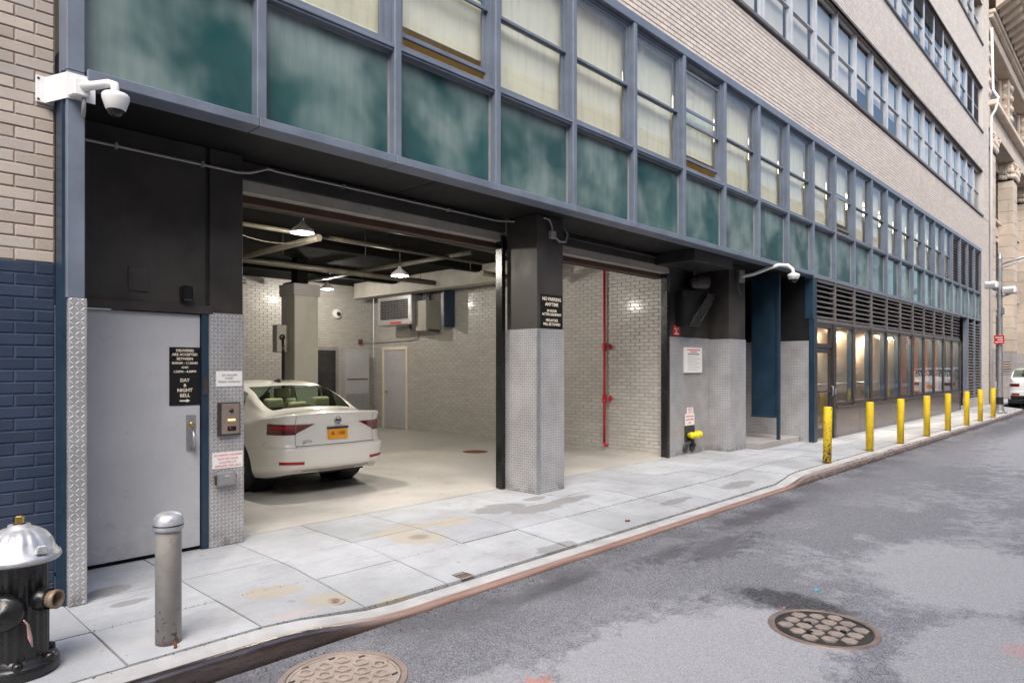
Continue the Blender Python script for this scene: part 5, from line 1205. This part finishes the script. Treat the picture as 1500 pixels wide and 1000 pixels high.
# lamp post
lpz = thing('lamp_post', 'grey steel street pole with a bracket arm and a black base band', 'street lamp', (29.7, 4.05, 0))
bx('foot_plate', 'steel_grey', lpz, 29.5, 29.9, 3.85, 4.25, 0, .06, .01)
MB().lathe([(.15, .06), (.14, .10), (.11, .30), (.105, .5)], (29.7, 4.05, 0), 'z', 12, smooth=False).build('base', 'steel_grey', lpz)
MB().lathe([(.108, .32), (.112, .32), (.112, .58), (.105, .58)], (29.7, 4.05, 0), 'z', 12, smooth=False).build('black_band', 'black_paint', lpz)
MB().lathe([(.10, .5), (.075, 5.55), (.09, 5.56), (.05, 5.75), (0, 5.8)], (29.7, 4.05, 0), 'z', 12, smooth=False).build('shaft', 'steel_grey', lpz)
MB().tube([(29.7, 4.05, 5.35), (29.9, 3.5, 5.55), (30.2, 2.7, 5.78), (30.3, 1.4, 5.95)], .04, 8).build('arm', 'steel_grey', lpz); MB().tube([(29.7, 4.05, 5.2), (29.9, 3.5, 5.42), (30.2, 2.7, 5.68)], .02, 8).build('arm_brace', 'steel_grey', lpz)
MB().box(30.15, 30.45, .7, 1.45, 5.88, 6.03).build('lantern', 'steel_grey', lpz, .04)
bx('clamp', 'blue_paint', lpz, 29.6, 29.8, 3.92, 4.0, 3.55, 3.8, .01)
for i, (dx, dy, zz, lab) in enumerate(((-.15, .22, 4.62, 'white floodlight box on the lamp post, mounted toward the building'), (.1, -.28, 4.42, 'white floodlight box on the lamp post, mounted toward the roadway'))):
    fl_ = thing('floodlight', lab, 'floodlight', (29.7 + dx, 4.05 + dy, zz - .1))
    cx_, cy_ = 29.7 + dx, 4.05 + dy
    MB().box(cx_ - .26, cx_ + .2, cy_ - .2, cy_ + .2, zz - .13, zz + .12).build('housing', 'white_paint', fl_, .05, 2); MB().box(cx_ - .272, cx_ - .262, cy_ - .14, cy_ + .14, zz - .09, zz + .02).build('lens', 'conduit_grey', fl_)
    MB().tube([(29.7, 4.05, zz - .25), (cx_ + .1, cy_, zz - .12)], .03, 8).build('bracket', 'steel_grey', fl_)
rs_ = thing('street_sign', 'small red parking regulation sign on the lamp post', 'sign', (29.58, 4.0, 2.45))
bx('plate', 'red_paint', rs_, 29.56, 29.57, 3.90, 4.20, 2.50, 2.80, .002)
for i in range(3): bx('print_bar', 'sign_white', rs_, 29.555, 29.5595, 3.94, 4.16 - .06 * (i % 2), 2.55 + i * .08, 2.58 + i * .08, 0)
# tanks seen through the shop windows
paint('tank_steel', (.72, .60, .46), .38, .9, var=.1, bump=0)
for i, (x_, y_, r_) in enumerate(((18.0, 6.5, .62), (19.6, 6.55, .62), (22.0, 6.5, .62), (23.5, 6.5, .6))):
    t = thing('steel_tank', 'tall brushed steel tank inside the shop, ' + ('next to the glass door', 'second from the glass door', 'third from the glass door', 'farthest from the glass door')[i], 'tank', (x_, y_, .05), 'steel tanks behind the shop windows')
    MB().lathe([(0, .35), (.1, .33), (r_ * .9, .55), (r_, .65), (r_, 2.45), (r_ * .85, 2.6), (.15, 2.68), (0, 2.69)], (x_, y_, 0), 'z', 40).build('shell', 'tank_steel', t)
    for a in (.5, 2.6, 4.7): MB().tube([(x_ + r_ * .7 * math.cos(a), y_ + r_ * .7 * math.sin(a), .05), (x_ + r_ * .7 * math.cos(a), y_ + r_ * .7 * math.sin(a), .6)], .03, 8).build('leg', 'steel_grey', t)
    MB().lathe([(r_ + .002, 1.2), (r_ + .01, 1.2), (r_ + .01, 1.23), (r_ + .002, 1.23)], (x_, y_, 0), 'z', 40).build('band', 'steel_grey', t)
# building across the street (it shows in the panes and shades the street)
op = thing('opposite_building', 'tan masonry building across the street mirrored in the window panes', 'building', (0, -8, 0))
bx('wall', 'facade_tan', op, -30, 70, -14, -8, -.1, 13.6, 0)
wo = wframe(1.5, 0, 2.1, .07, 0, .1, 1.05).mesh('window', 'sign_white'); po = MB().box(.07, 1.43, -.02, .02, .07, 2.03).mesh('pane', 'black_gloss'); so = MB().box(-.15, 1.65, .02, .22, -.18, 0).mesh('sill', 'limestone')
for r_ in range(3):
    for k in range(22):
        w = put('window', wo, op, (-12 + k * 2.7, .0, 3.9 + r_ * 3.4)); put('pane', po, w); put('sill', so, w)
    bx('string_course', 'limestone', op, -30, 70, -7.99, -7.75, 6.75 + r_ * 3.4, 6.95 + r_ * 3.4, 0)
struct(MB().add([(-60, -8, RZ + .12), (90, -8, RZ + .12), (90, -4.2, RZ + .12), (-60, -4.2, RZ + .12), (-60, -4.2, RZ - .1), (90, -4.2, RZ - .1)], [(0, 1, 2, 3), (3, 2, 5, 4)]).build('sidewalk_opposite', 'kerb_concrete'))
